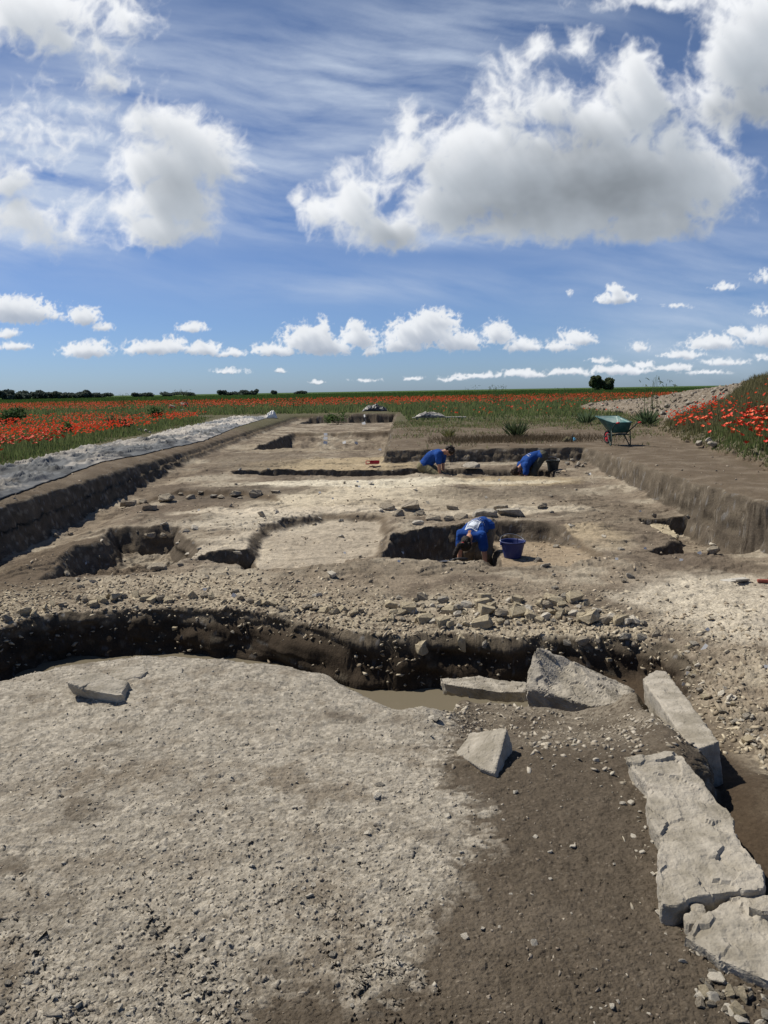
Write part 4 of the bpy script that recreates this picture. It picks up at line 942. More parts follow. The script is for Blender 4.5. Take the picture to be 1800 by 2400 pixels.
def lathem(bm, prof, seg=32, c=(0, 0, 0)):
    rings = [[bm.verts.new((c[0] + r * math.cos(2 * math.pi * k / seg), c[1] + r * math.sin(2 * math.pi * k / seg), c[2] + z)) for k in range(seg)] for r, z in prof]
    for A_, B_ in zip(rings[:-1], rings[1:]):
        for k in range(seg): bm.faces.new((A_[k], A_[(k + 1) % seg], B_[(k + 1) % seg], B_[k]))
    return rings
def bucket(name, loc, rt, rb, h, m, label, hside=1, rz=0, mh=None):
    t = empty(name, loc, rz); tag(t, label, 'bucket')
    bm = bmesh.new(); rg = lathem(bm, [(rb, 0), (rb + .002, .006), (rt - .008, h - .03), (rt - .006, h - .012), (rt + .006, h - .01), (rt + .006, h), (rt - .008, h), (rt - .014, h - .02), (rb - .006, .012)])
    bm.faces.new(rg[0][::-1]); bm.faces.new(rg[-1])
    bm_obj('pail', bm, m, t, True)
    bm = bmesh.new(); pts = []
    for k in range(15):
        a = math.pi * k / 14; pts.append((rt * 1.02 * math.cos(a), hside * rt * .93 * math.sin(a), h - .012 + .075 * math.sin(a)))
    tubem(bm, pts, .0035, 6); bm_obj('handle', bm, mh or MH, t, True)
    bm = bmesh.new()
    for sgn in (1, -1): boxm(bm, (sgn * (rt + .003), 0, h - .03), (.012, .035, .035))
    bm_obj('handle_lug', bm, m, t)
    return t
MH = mat('wire_steel', (.45, .46, .48), .35, metal=.8)
M_BLUEB = mat('blue_bucket_plastic', (.018, .028, .12), .5, (.05, .06, .16), 8, lo=.5, hi=.7)
M_BLACKB = mat('dark_bucket_rubber', (.02, .026, .028), .6, (.06, .065, .06), 10, lo=.5, hi=.7)
h = hit(1205, 1312)
DB = h[1]; sB = 60 / F * DB
bucket('bucket', (h[0], h[1] + .11, gz(h[0], h[1] + .11) + .0), sB / 2, sB / 2 * .68, sB * .68, M_BLUEB, 'dark blue plastic bucket with wire handle beside the nearest digger', 1, R(12))
h = hit(1298, 1103)
bucket('bucket', (h[0], h[1] + .1, gz(h[0], h[1] + .1) - .02), .15, .105, .25, M_BLACKB, 'black rubber bucket behind the far right digger near white stones', 1, R(5))
# wheelbarrow
MG = mat('green_painted_tray', (.03, .115, .12), .5, (.07, .19, .19), 6, .0015, 30, lo=.45, hi=.7, spec=.4)
MGI = mat('worn_tray_lining', (.12, .23, .22), .5, (.34, .42, .40), 5, .001, 30, lo=.35, hi=.7, spec=.4, stretch=(1, 1, 3))
MGF = mat('green_frame_paint', (.02, .045, .04), .5); MRED = mat('red_plastic', (.45, .03, .04), .5); MTY = mat('tyre_rubber', (.025, .025, .025), .9)
hb = hit(1456, 1046)
wb = empty('wheelbarrow', (hb[0] - .02, hb[1] + .42, hb[2]), R(9)); wb.scale = (.93,) * 3; tag(wb, 'dark green wheelbarrow with red grips standing beside the excavation', 'wheelbarrow')
# local: -y towards the handles, +y nose
def ringpts(L0, L1, W0, W1, z0_, z1_):   # rear y, front y, rear half width, front half width
    return [(-W0, L0, z0_), (W0, L0, z0_), (W1, L1, z1_), (-W1, L1, z1_)]
bot = [(-.23, -.30, .33), (.23, -.30, .33), (.17, .10, .36), (-.17, .10, .36)]
top = [(-.27, -.38, .60), (.27, -.38, .60), (.31, .56, .74), (-.31, .56, .74)]
def shell(name, top, bot, th, m, par, flip):
    bm = bmesh.new(); c = Vector((0, 0.03, .5))
    T_ = [bm.verts.new(p) for p in top]; B_ = [bm.verts.new(p) for p in bot]
    bm.faces.new(B_[::-1] if not flip else B_)
    for i in range(4): 
        q = (T_[i], B_[i], B_[(i + 1) % 4], T_[(i + 1) % 4]); bm.faces.new(q if not flip else q[::-1])
    bmesh.ops.bevel(bm, geom=[e for e in bm.edges if len(e.link_faces) == 2], offset=.035, segments=3, affect='EDGES')
    o = bm_obj(name, bm, m, par, True, normals=False); return o
shell('tray', top, bot, .01, MG, wb, False)
ins = lambda P_, k, dz: [((x * (1 - k)), y * (1 - k) + .03 * k, z + dz) for x, y, z in P_]
shell('tray_lining', ins(top, .022, .002), ins(bot, .03, .01), .01, MGI, wb, True)
bm = bmesh.new(); tp = [Vector(p) + Vector((0, 0, .003)) for p in top]
for i in range(4): tubem(bm, [tp[i], tp[(i + 1) % 4]], .011, 8)
bm_obj('tray_rim', bm, MG, wb, True)
for s in (-1, 1):
    bm = bmesh.new(); tubem(bm, [(s * .07, .52, .19), (s * .08, .38, .21), (s * .16, .15, .285), (s * .22, -.15, .30), (s * .285, -.45, .50), (s * .295, -.60, .595), (s * .295, -.66, .61)], .016, 8); bm_obj('frame_rail', bm, MGF, wb, True)
    bm = bmesh.new(); tubem(bm, [(s * .295, -.655, .608), (s * .295, -.77, .625)], .022, 8); bm_obj('handle_grip', bm, MRED, wb, True)
    bm = bmesh.new(); tubem(bm, [(s * .255, -.30, .42), (s * .265, -.33, .02), (s * .265, -.28, .008), (s * .225, -.02, .28)], .015, 8); bm_obj('leg', bm, MGF, wb, True)
bm = bmesh.new(); boxm(bm, (0, -.30, .29), (.46, .03, .03)); boxm(bm, (0, -.05, .27), (.40, .03, .025)); bm_obj('crossbar', bm, MGF, wb)
bm = bmesh.new(); rg = []
for k in range(28):
    a = 2 * math.pi * k / 28; rg.append([bm.verts.new(((.035 * math.cos(b_)), .44 + (.155 + .035 * math.sin(b_)) * math.cos(a), .19 + (.155 + .035 * math.sin(b_)) * math.sin(a))) for b_ in [2 * math.pi * q / 10 for q in range(10)]])
for k in range(28):
    for q in range(10): bm.faces.new((rg[k][q], rg[k][(q + 1) % 10], rg[(k + 1) % 28][(q + 1) % 10], rg[(k + 1) % 28][q]))
wh = bm_obj('wheel', bm, MTY, wb, True)
bm = bmesh.new(); bmesh.ops.create_cone(bm, cap_ends=True, segments=24, radius1=.128, radius2=.128, depth=.04, matrix=Matrix.Translation((0, .44, .19)) @ Matrix.Rotation(R(90), 4, 'Y')); bm_obj('wheel_hub', bm, MRED, wh)
bm = bmesh.new(); tubem(bm, [(-.09, .44, .19), (.09, .44, .19)], .012, 8); bm_obj('axle', bm, MGF, wb)
# red dustpan
hd_ = hit(873, 1093); dp = empty('dustpan', hd_ + A(0, 0, .05), R(-6)); tag(dp, 'red plastic dustpan lying on the pale floor beyond the slot', 'dustpan')
sc_ = 24 / F * hd_[1] / .26
bm = bmesh.new()
pr = [(-.08, 0), (.20, .03), (.20, .05), (-.08, .09)]
boxm(bm, (.06, .0, .01), (.22, .20, .008)); boxm(bm, (.06, .10, .045), (.22, .008, .07)); boxm(bm, (.06, -.10, .035), (.22, .008, .055)); boxm(bm, (-.05, 0, .045), (.008, .20, .075))
for v in bm.verts: v.co *= sc_
bm_obj('pan', bm, MRED, dp)
bm = bmesh.new(); tubem(bm, [Vector((-.05, .03, .07)) * sc_, Vector((-.16, .03, .075)) * sc_, Vector((-.165, 0, .03)) * sc_, Vector((-.16, -.03, .0)) * sc_, Vector((-.05, -.03, .015)) * sc_], .012, 8); bm_obj('handle', bm, MRED, dp, True)
# trowels
M_STEEL = mat('dull_steel', (.12, .12, .125), .4, metal=.7); M_BLK = mat('black_grip', (.015, .015, .016), .5); M_WOOD = mat('worn_wood', (.42, .33, .22), .8, (.55, .45, .33), 20, stretch=(1, 8, 1))
def trowel(loc, rz, grip, label, s=1.0):
    t = empty('trowel', loc, rz); t.scale = (s,) * 3; tag(t, label, 'trowel')
    bm = bmesh.new(); v = [bm.verts.new(p) for p in ((0, 0, .012), (.05, .035, .012), (.125, 0, .004), (.05, -.035, .012))]; bm.faces.new(v)
    r_ = bmesh.ops.extrude_face_region(bm, geom=bm.faces[:]); [setattr(q.co, 'z', q.co.z - .002) for q in r_['geom'] if isinstance(q, bmesh.types.BMVert)]
    bm_obj('blade', bm, M_STEEL, t)
    bm = bmesh.new(); tubem(bm, [(.01, 0, .012), (-.03, 0, .03), (-.05, 0, .032)], .005, 6); bm_obj('tang', bm, M_STEEL, t, True)
    bm = bmesh.new(); tubem(bm, [(-.045, 0, .032), (-.08, 0, .034), (-.13, 0, .032), (-.16, 0, .03)], [.010, .013, .014, .011], 8); bm_obj('handle', bm, grip, t, True)
h = hit(1052, 1320); trowel(h + A(0.02, 0, .01), R(172), M_BLK, 'black handled trowel lying on the soil in front of the nearest digger', 1.25)
h = hit(1312, 1110); trowel(h + A(0, 0, .02), R(125), M_WOOD, 'trowel with pale wooden handle lying beside the black bucket', 1.2)
# plank with a folded sheet on it, dark bundle, small items on the field
M_PLANK = mat('grey_board', (.42, .40, .36), .85, (.55, .53, .48), 12, stretch=(1, 10, 10))
M_DARK = mat('black_sheeting', (.02, .022, .028), .45, (.12, .13, .15), 5, .01, 8, lo=.5, hi=.62, spec=.5); M_TARPG = mat('grey_folded_sheet', (.12, .12, .13), .7, (.46, .44, .40), 4, .01, 10, lo=.45, hi=.6)
h = PD(1020, 951, 36)
h[2] = gz(h[0], h[1])
bm = bmesh.new(); boxm(bm, (0.2, 0, .10), (2.6, .25, .045)); boxm(bm, (-.9, 0, .05), (.12, .25, .06)); boxm(bm, (1.3, 0, .05), (.12, .25, .06))
bmesh.ops.bevel(bm, geom=bm.edges[:], offset=.006, segments=1, affect='EDGES')
pl = bm_obj('plank', bm, M_PLANK); pl.location = h; tag(pl, 'pale grey board lying raised on the ground among the weeds', 'board')
def heapcloth(name, c, sx, sy, sz, m, label, cat, seed):
    nx, ny = 48, 24; u = np.linspace(-1, 1, nx)[:, None] + np.zeros((1, ny)); v = np.linspace(-1, 1, ny)[None] + np.zeros((nx, 1))
    r = np.clip(1 - (u ** 2) ** 1.2, 0, 1) * np.clip(1 - v ** 4, 0, 1)
    z = sz * (r ** .6 * (.55 + .5 * fbm(u * 1.5 + seed, v * 1.2, 3, seed)) + .35 * (1 - np.abs(fbm(u * 3, v * 2.5 + u, 4, seed + 3)) * 3).clip(0, 1) * r)
    co = np.stack([u * sx, v * sy, z + .01], -1).reshape(-1, 3)
    id_ = np.arange(nx * ny).reshape(nx, ny); f_ = np.stack([id_[:-1, :-1], id_[1:, :-1], id_[1:, 1:], id_[:-1, 1:]], -1).reshape(-1, 4)
    o = from_arrays(name, co, f_, m, None, None, True); o.location = c
    s_ = o.modifiers.new('thickness', 'SOLIDIFY'); s_.thickness = .012; s_.offset = -1; tag(o, label, cat); return o
heapcloth('folded_sheet', h + A(-.25, 0, .122), .72, .22, .24, M_TARPG, 'crumpled grey and black sheet heaped on the pale board', 'sheet', 41)
h = PD(878, 948, 53); h[2] = gz(h[0], h[1])
heapcloth('black_bundle', h, .90, .45, .50, M_DARK, 'black plastic bundle lying among the poppies beyond the far end', 'bundle', 55)
h = PD(637, 976, 42); h[2] = gz(h[0], h[1])
heapcloth('paper_scrap', h, .30, .2, .45, M_WHITE, 'white scrap sticking up at the far end of the ground sheet', 'scrap', 63)
M_BAG = mat('blue_bag_cloth', (.03, .20, .38), .6, (.05, .3, .5), 6); M_OLIVE = mat('olive_cloth', (.10, .088, .05), .9, (.16, .14, .085), 7, .01, 20)
h = hit(1346, 1034); heapcloth('blue_bag', h - A(0, 0, .01), .055, .08, .10, M_BAG, 'small bright blue bag on the edge above the far trench wall', 'bag', 71)
h = hit(1329, 1035); heapcloth('olive_bag', h - A(0, 0, .01), .13, .10, .14, M_OLIVE, 'olive cloth bag slumped on the edge left of the blue bag', 'bag', 77)
h = hit(1340, 1036)
bm = bmesh.new(); tubem(bm, [(0, 0, 0), (.01, 0, .10), (.03, 0, .24)], [.03, .022, .006], 6); o = bm_obj('hand_brush', bm, M_BLK, None, True); o.location = h; tag(o, 'dark upright brush standing between the olive bag and the blue bag', 'brush')
h = hit(1722, 1364)
bm = bmesh.new(); boxm(bm, (0, 0, .02), (.30, .10, .015), (0, 0, .3)); boxm(bm, (.03, -.06, .045), (.22, .05, .012), (0, .1, .5)); o = bm_obj('board_scrap', bm, M_PLANK); o.location = h; tag(o, 'pale wooden board scraps lying on the floor at the right', 'board scraps')
h = hit(1794, 1366); bm = bmesh.new(); boxm(bm, (0, 0, .02), (.16, .05, .03), (0, 0, -.2)); bmesh.ops.bevel(bm, geom=bm.edges[:], offset=.006, segments=2, affect='EDGES')
o = bm_obj('brick_fragment', bm, mat('brick', (.25, .07, .05), .9, (.33, .12, .09), 30)); o.location = h; tag(o, 'dark red brick fragment at the right edge of the picture', 'brick')

# ------------------------------------------------------------------ people
SKIN = mat('skin', (.42, .22, .14), .6, (.50, .27, .18), 6); SKIN['d'] = 1
SHIRT = mat('blue_cotton', (.014, .052, .215), .85, (.022, .078, .30), 5, .004, 14, lo=.4, hi=.65, spec=.1)
HAIR = mat('dark_hair', (.012, .008, .006), .6, (.03, .02, .014), 30, .004, 60, stretch=(6, 6, 1)); HAIRB = mat('brown_hair', (.03, .018, .010), .65, (.06, .035, .02), 30, .004, 60)
KHAKI = mat('khaki_cloth', (.17, .15, .085), .9, (.24, .215, .13), 7, .004, 20); OLIVE = mat('dark_trousers', (.055, .055, .042), .9, (.085, .085, .065), 7, .004, 20); TAUPE = mat('taupe_trousers', (.13, .105, .075), .9, (.19, .16, .12), 7, .004, 20)
SHOE = mat('boot_leather', (.05, .038, .028), .8); GLOVE = mat('work_glove', (.018, .018, .02), .8); EYE = mat('dark_eye', (.02, .015, .012), .3)
def cap(bm, a, b, ra, rb, seg=12):
    """closed tapered limb with round ends"""
    a = Vector(a); b = Vector(b); d = (b - a); L_ = d.length; d = d.normalized() if L_ > 1e-6 else Vector((0, 0, 1))
    n = 3; pts = []; rr = []
    for k in range(n + 1):
        t = math.pi / 2 * (k / n); pts.append(a - d * ra * math.cos(t)); rr.append(max(ra * math.sin(t), 1e-3))
    for k in range(n + 1):
        t = math.pi / 2 * (k / n); pts.append(b + d * rb * math.sin(t)); rr.append(max(rb * math.cos(t), 1e-3))
    tubem(bm, pts, rr, seg)
def ell(bm, c, r, rot=None, u=16, v=10):
    M = Matrix.Translation(c) @ (rot.to_4x4() if rot else Matrix.Identity(4)) @ Matrix.Diagonal((*r, 1))
    bmesh.ops.create_uvsphere(bm, u_segments=u, v_segments=v, radius=1, matrix=M)
def ik(a, b, l1, l2, pole):
    a = Vector(a); b = Vector(b); d = b - a; L_ = min(d.length, (l1 + l2) * .999); dn = d.normalized()
    x = (l1 * l1 - l2 * l2 + L_ * L_) / (2 * L_); hgt = math.sqrt(max(l1 * l1 - x * x, 0))
    p = Vector(pole) - dn * Vector(pole).dot(dn); p.normalize()
    return a + dn * x + p * hgt, a + dn * L_
def person(loc, face, hip_h, pitch, label, hands, mats_, shorts=False, pony=False, gloves=False, head_pitch=-60, stance=.12, side=0.0, sc=1.0, knee_f=1, feet_dx=0.0, kneel=False):
    """local frame: +y is where the person faces, z up, origin on the ground between the feet"""
    root = empty('person', loc, face); root.scale = (sc,) * 3; tag(root, label, 'person')
    top_m, leg_m, hair_m = mats_
    pd_ = R(pitch); fw = Vector((side, math.cos(pd_), math.sin(pd_))).normalized(); rt = Vector((1, 0, 0)); up = rt.cross(fw)
    rt = fw.cross(up).normalized()
    hip = Vector((0, -.10, hip_h)); neck = hip + fw * .50 + up * 0.0; mid = hip + fw * .25 + up * .05
    hp = R(head_pitch); hdir = Vector((side * .5, math.cos(hp), math.sin(hp))).normalized()         # crown direction
    hc = neck + fw * .07 + hdir * .13 ; hrot = hdir.to_track_quat('Z', 'Y').to_matrix()
    # the face looks perpendicular to the crown direction, towards the ground
    fdir = (Vector((0, 0, -1)) - hdir * Vector((0, 0, -1)).dot(hdir)); fdir = fdir.normalized() if fdir.length > .1 else Vector((0, -1, 0))
    hx = fdir.cross(hdir).normalized(); hrot = Matrix((hx, fdir, hdir)).transposed()
    H = lambda x, y, z: hc + hrot @ Vector((x, y, z))
    sh = [neck + rt * s * .165 - fw * .03 - up * .01 for s in (-1, 1)]
    hj = [hip + rt * s * .09 for s in (-1, 1)]
    body = bmesh.new()
    cap(body, hip - fw * .02, mid, .125, .115, 16); cap(body, hip + rt * .06, hip - rt * .06, .12, .12, 14); cap(body, mid, neck - fw * .08, .115, .12, 16)
    cap(body, sh[0] + rt * .03, sh[1] - rt * .03, .068, .068); cap(body, mid + rt * .05 + fw * .1, sh[1] - rt * .05 - fw * .06, .09, .08); cap(body, mid - rt * .05 + fw * .1, sh[0] + rt * .05 - fw * .06, .09, .08)
    cap(body, neck - fw * .03, hc - hdir * .05, .058, .052)
    ell(body, H(0, -.008, .02), (.074, .094, .098), hrot); ell(body, H(0, .022, -.055), (.056, .062, .062), hrot); cap(body, H(0, .088, .005), H(0, .108, -.035), .009, .014, 8)
    ell(body, H(0, .082, -.075), (.024, .012, .010), hrot, 10, 6); ell(body, H(0, .072, -.105), (.026, .020, .018), hrot, 10, 6); cap(body, H(-.035, .080, .035), H(.035, .080, .035), .012, .012, 8)
    for s in (-1, 1): ell(body, H(s * .077, -.005, -.01), (.010, .020, .032), hrot, 10, 6)
    shirt = bmesh.new(); legs = bmesh.new(); glove = bmesh.new(); shoes = []
    cap(shirt, hip + fw * .0, mid, .150, .142, 18); cap(shirt, hip + rt * .07 + fw * .02, hip - rt * .07 + fw * .02, .135, .135, 16); cap(shirt, mid, neck - fw * .10, .142, .140, 18)
    cap(shirt, mid + rt * .06 + fw * .08, sh[1] - rt * .05 - fw * .05, .11, .092); cap(shirt, mid - rt * .06 + fw * .08, sh[0] + rt * .05 - fw * .05, .11, .092); cap(shirt, sh[0] + rt * .02, sh[1] - rt * .02, .082, .082)
    ell(shirt, neck - fw * .035, (.085, .075, .06), Matrix((rt, up, fw)).transposed())
    # cloth hanging from the chest and a few folds
    for k in range(5): cap(shirt, mid + fw * (.12 - .06 * k) - up * .12 + rt * rng.uniform(-.08, .08), mid + fw * (.16 - .07 * k) - up * .12 + rt * rng.uniform(-.08, .08), .05, .035, 8)
    for i, s in enumerate((-1, 1)):
        hand = Vector(hands[i]); el_, wr = ik(sh[i], hand, .28, .25, rt * s * 1.0 + Vector((0, -.3, .1)))
        cap(body, sh[i], el_, .052, .040); cap(body, el_, wr, .040, .026)
        cap(shirt, sh[i], sh[i] + (el_ - sh[i]) * .62, .080, .074)
        # hand: palm, four unequal bent fingers, thumb from the side
        tgt = glove if gloves else body; hd__ = (wr - el_).normalized(); hs = (rt - hd__ * rt.dot(hd__)).normalized(); hn = hd__.cross(hs)
        cap(tgt, wr - hd__ * .01, wr + hd__ * .03, .027 if not gloves else .034, .026); 
        for q in range(-1, 2): cap(tgt, wr + hd__ * .01 + hs * q * .022, wr + hd__ * .075 + hs * q * .026, .014, .0135, 8)
        for q, ln in enumerate((.062, .072, .067, .052)):
            o_ = hs * (q - 1.5) * .0205; b0 = wr + hd__ * .08 + o_; b1 = b0 + hd__ * ln * .5 - hn * .010; b2 = b1 + hd__ * ln * .32 - hn * .022
            cap(tgt, b0, b1, .0095 if not gloves else .012, .009, 8); cap(tgt, b1, b2, .009 if not gloves else .012, .008, 8)
        th0 = wr + hd__ * .03 - hs * s * .03; th1 = th0 + hd__ * .032 - hs * s * .026 - hn * .006; cap(tgt, th0, th1, .0125, .011, 8); cap(tgt, th1, th1 + hd__ * .028 - hn * .012 - hs * s * .004, .011, .0095, 8)
        # legs
        if kneel:
            kn = hj[i] + Vector((s * .05, .20, -hip_h + .07)); an = kn + Vector((0, -.40, .02)); toe = an + Vector((0, -.02, -.06))
        else:
            an = Vector((s * stance + feet_dx, .0, .075)); kn, an = ik(hj[i], an, .44, .42, Vector((s * .15, knee_f, 0))); toe = an + Vector((s * .03, .15, -.035))
        cap(body, hj[i], kn, .085, .055); cap(body, kn, an, .054, .036); cap(body, an, toe, .036, .03)
        cap(legs, hj[i], hj[i] + (kn - hj[i]) * (1.0 if not shorts else .95), .112, .082 if not shorts else .098)
        if not shorts: cap(legs, kn, kn + (an - kn) * .92, .080, .062)
        bs = bmesh.new(); cap(bs, an + Vector((0, 0, .03)), an, .048, .046); cap(bs, an + Vector((0, -.02, -.035)), toe, .042, .040); shoes.append(bs)
    cap(legs, hip + rt * .08 - fw * .03, hip - rt * .08 - fw * .03, .137, .137, 16); cap(legs, hip, hip + fw * .08, .128, .13, 14)
    for v in body.verts: pass
    b = bm_obj('body', body, SKIN, root); voxel_bake(b, .0065, 3); 
    for nm, bmx, mm, vx, sm in (('trousers' if not shorts else 'shorts', legs, leg_m, .010, 4), ('shirt', shirt, top_m, .010, 4)):
        o = bm_obj(nm, bmx, mm, root); voxel_bake(o, vx, sm); rough_verts(o.data, .010, 9, 5)
        for p in o.data.polygons: p.use_smooth = True
        if nm == 'shirt': sh_o = o
    for p in b.data.polygons: p.use_smooth = True
    if gloves: o = bm_obj('gloves', glove, GLOVE, root); voxel_bake(o, .006, 2)
    else: glove.free()
    for bs in shoes: o = bm_obj('boot', bs, SHOE, root); voxel_bake(o, .008, 2)
    hb_ = bmesh.new(); ell(hb_, H(0, -.022, .034), (.086, .098, .094), hrot); ell(hb_, H(0, -.06, -.03), (.074, .056, .07), hrot)
    for k in range(16):
        a = rng.uniform(0, 6.28); cap(hb_, H(.07 * math.cos(a), -.03 + .08 * math.sin(a), .06), H(.085 * math.cos(a), -.035 + .09 * math.sin(a) - .01, .02), .018, .014, 6)
    if pony:
        p0 = H(0, -.105, .06); cap(hb_, H(0, -.07, .05), p0, .035, .024)
        p1 = p0 + Vector((.05, .04, -.02)); p2 = p1 + Vector((.05, .04, -.13)); p3 = p2 + Vector((.0, .0, -.16))
        cap(hb_, p0, p1, .028, .036); cap(hb_, p1, p2, .036, .036); cap(hb_, p2, p3, .036, .016)
    else:
        for k in range(26): 
            a = rng.uniform(0, 6.28); q = rng.uniform(-.5, 1); cap(hb_, H(.07 * math.cos(a), -.03 + .08 * math.sin(a), .03 + .06 * q), H(.092 * math.cos(a), -.03 + .104 * math.sin(a), .03 + .075 * q), .016, .012, 6)
    o = bm_obj('hair', hb_, hair_m, root); voxel_bake(o, .008, 1); rough_verts(o.data, .005, 30, 3)
    if pony:
        tb = bmesh.new(); rr = lathem(tb, [(.022, -.012), (.034, -.008), (.036, .008), (.022, .012)], 14)
        M_ = Matrix.Translation(p0) @ (Vector((.3, -1, .3))).to_track_quat('Z', 'Y').to_matrix().to_4x4(); bmesh.ops.transform(tb, matrix=M_, verts=tb.verts); bm_obj('hair_tie', tb, mat('red_band', (.6, .04, .06), .5), root, True)
    eb = bmesh.new()
    for s in (-1, 1): ell(eb, H(s * .03, .078, .012), (.011, .008, .007), hrot, 8, 6)
    bm_obj('eyes', eb, EYE, root)
    return root, sh_o, dict(hip=hip, neck=neck, fw=fw, rt=rt, up=up)
def shirt_print(sh, fr, root, along_, emblem, lines, k=1.0):
    """white print laid on the cloth by projecting small quads along the back's normal"""
    bvh = BVHTree.FromPolygons([v.co for v in sh.data.vertices], [p.vertices for p in sh.data.polygons])
    bm = bmesh.new(); c0 = fr['hip'] + fr['fw'] * along_
    def pt(u, v):
        o_ = c0 + fr['rt'] * u - fr['fw'] * v + fr['up'] * .5
        hh = bvh.ray_cast(o_, -fr['up']); return None if hh[0] is None else hh[0] + fr['up'] * .004 + hh[1] * .002
    def quad(u0, v0, u1, v1, nu=1, nv=1):
        g = [[pt(u0 + (u1 - u0) * i / nu, v0 + (v1 - v0) * j / nv) for j in range(nv + 1)] for i in range(nu + 1)]
        for i in range(nu):
            for j in range(nv):
                q = [g[i][j], g[i + 1][j], g[i + 1][j + 1], g[i][j + 1]]
                if all(x is not None for x in q): bm.faces.new([bm.verts.new(x) for x in q])
    if emblem:
        e = emblem
        for i in range(28):
            for j in range(28):
                u = -1 + (i + .5) / 14; v = -1 + (j + .5) / 14; r = math.hypot(u, v)
                edge_ = max(abs(u), abs(v)) > .88; ring = .74 < r < .82; 
                if edge_ or (r < .66) or ring or (r > .86 and (i + j) % 2 == 0): quad(u * e - e / 28, v * e - e / 28, u * e + e / 28, v * e + e / 28)
    for (v, size, n, span, curve) in lines:
        r_ = np.random.default_rng(int(v * 1000) + 5)
        for q in range(n):
            u = -span + 2 * span * (q + .5) / n; w_ = span / n * .62; vv = v + curve * (u / span) ** 2
            if r_.random() < .12: continue
            quad(u - w_, vv - size / 2, u - w_ * .35, vv + size / 2); 
            sgn = r_.choice([-1, 0, 1]); quad(u - w_ * .35, vv + sgn * size * .33 - size * .13, u + w_ * .5, vv + sgn * size * .33 + size * .13)
            if r_.random() < .6: quad(u + w_ * .3, vv - size / 2, u + w_ * .8, vv + size / 2)
    o = bm_obj('shirt_print', bm, mat('white_print', (.62, .68, .76), .7), sh); return o
# nearest digger
zf_ = gz(PF(1085, 1300)[0], 9.45)
hp_ = PD(1124, 1250, 9.85)
fa = math.atan2(.80, -.60)            # heading vector (-.80,-.60): rotate +y onto it
ang = math.atan2(.50, -.86)
p1, s1, f1_ = person((hp_[0] + .02, hp_[1], gz(hp_[0], hp_[1])), ang, .84, -6, 'person in blue printed shirt, hair tied with red band, bending into the nearest pit',
      [(-.24, .34, .10), (.20, .40, .08)], (SHIRT, TAUPE, HAIR), pony=True, head_pitch=-50, knee_f=.6, sc=.88)
shirt_print(s1, f1_, p1, .40, .095, [(.125, .022, 15, .17, -.02), (.160, .020, 13, .13, -.02), (.19, .014, 12, .11, -.01)])
# far left digger, kneeling
hq = PD(1003, 1100, 16.35)
ang = math.atan2(-.93, -.35)
p2, s2, f2_ = person((hq[0] + .02, hq[1], gz(hq[0], hq[1])), ang, .62, 38, 'person in blue shirt, khaki shorts and black gloves, crouching in the slot at left',
      [(-.17, .30, .06), (.17, .34, .05)], (SHIRT, KHAKI, HAIR), shorts=True, gloves=True, head_pitch=-8, knee_f=1.0, sc=.98)
shirt_print(s2, f2_, p2, .34, None, [(0, .03, 8, .09, 0)])
# far right digger, bent double
hr = PD(1256, 1100, 16.5)
ang = math.atan2(.96, -.25)
p3, s3, f3_ = person((hr[0], hr[1], gz(hr[0], hr[1])), ang, .82, -22, 'person in blue shirt and dark green trousers, bent double beside the black bucket',
      [(-.22, .42, .12), (.20, .38, .08)], (SHIRT, OLIVE, HAIRB), head_pitch=-62, knee_f=.5, sc=.94)
shirt_print(s3, f3_, p3, .30, None, [(0, .035, 9, .11, 0), (.055, .025, 8, .09, 0)])
# ------------------------------------------------------------------ vegetation
M_LEAF = mat_attr('foliage', rough=.75, var=0.0, spec=.15, translucent=.42)
M_PETAL = mat_attr('poppy_petals', rough=.6, var=0.0, spec=.15, translucent=.35)
def blades(x, y, z, hgt, wid, lean, col, seg=2):
    n = len(x); a = rng.uniform(0, 6.283, n); la = rng.uniform(0, 6.283, n); ln = lean * rng.uniform(.2, 1, n) * hgt
    dx = np.cos(a) * wid / 2; dy = np.sin(a) * wid / 2; lx = np.cos(la) * ln; ly = np.sin(la) * ln
    if seg == 1:
        V_ = np.stack([np.stack([x - dx, y - dy, z - .02], -1), np.stack([x + dx, y + dy, z - .02], -1), np.stack([x + lx, y + ly, z + hgt], -1)], 1).reshape(-1, 3)
        F_ = np.arange(3 * n).reshape(-1, 3); C_ = np.repeat(col, 3, 0)
    else:
        m1 = .5; V_ = np.stack([np.stack([x - dx, y - dy, z - .02], -1), np.stack([x + dx, y + dy, z - .02], -1), np.stack([x + lx * .3 + dx * .8, y + ly * .3 + dy * .8, z + hgt * .58], -1), np.stack([x + lx * .3 - dx * .8, y + ly * .3 - dy * .8, z + hgt * .58], -1), np.stack([x + lx, y + ly, z + hgt], -1)], 1).reshape(-1, 3)
        b = np.arange(n)[:, None] * 5; F_ = np.concatenate([b + [0, 1, 2], b + [0, 2, 3], b + [3, 2, 4]], 1).reshape(-1, 3); C_ = np.repeat(col, 5, 0)
    return V_, F_, C_
def merge(parts):
    V_, F_, C_ = [], [], []; k = 0
    for v, f_, c in parts: V_.append(v); F_.append(f_ + k); C_.append(c); k += len(v)
    return np.vstack(V_), np.vstack(F_), np.vstack(C_)
def pick(n, yr, tr, dens, gam=1.0):
    y = yr[0] * (yr[1] / yr[0]) ** (rng.random(n) ** gam); t = rng.uniform(tr[0], tr[1], n); x = t * (y + .45)
    k = rng.random(n) < dens(x, y); return x[k], y[k]
GR = lambda x, y: ginterp(GM['grass'], x, y) * (ginterp(GM['trench'], x, y) < .02)
def clump(x, y, s, seed): return fbm(x * s, y * s, 4, seed)
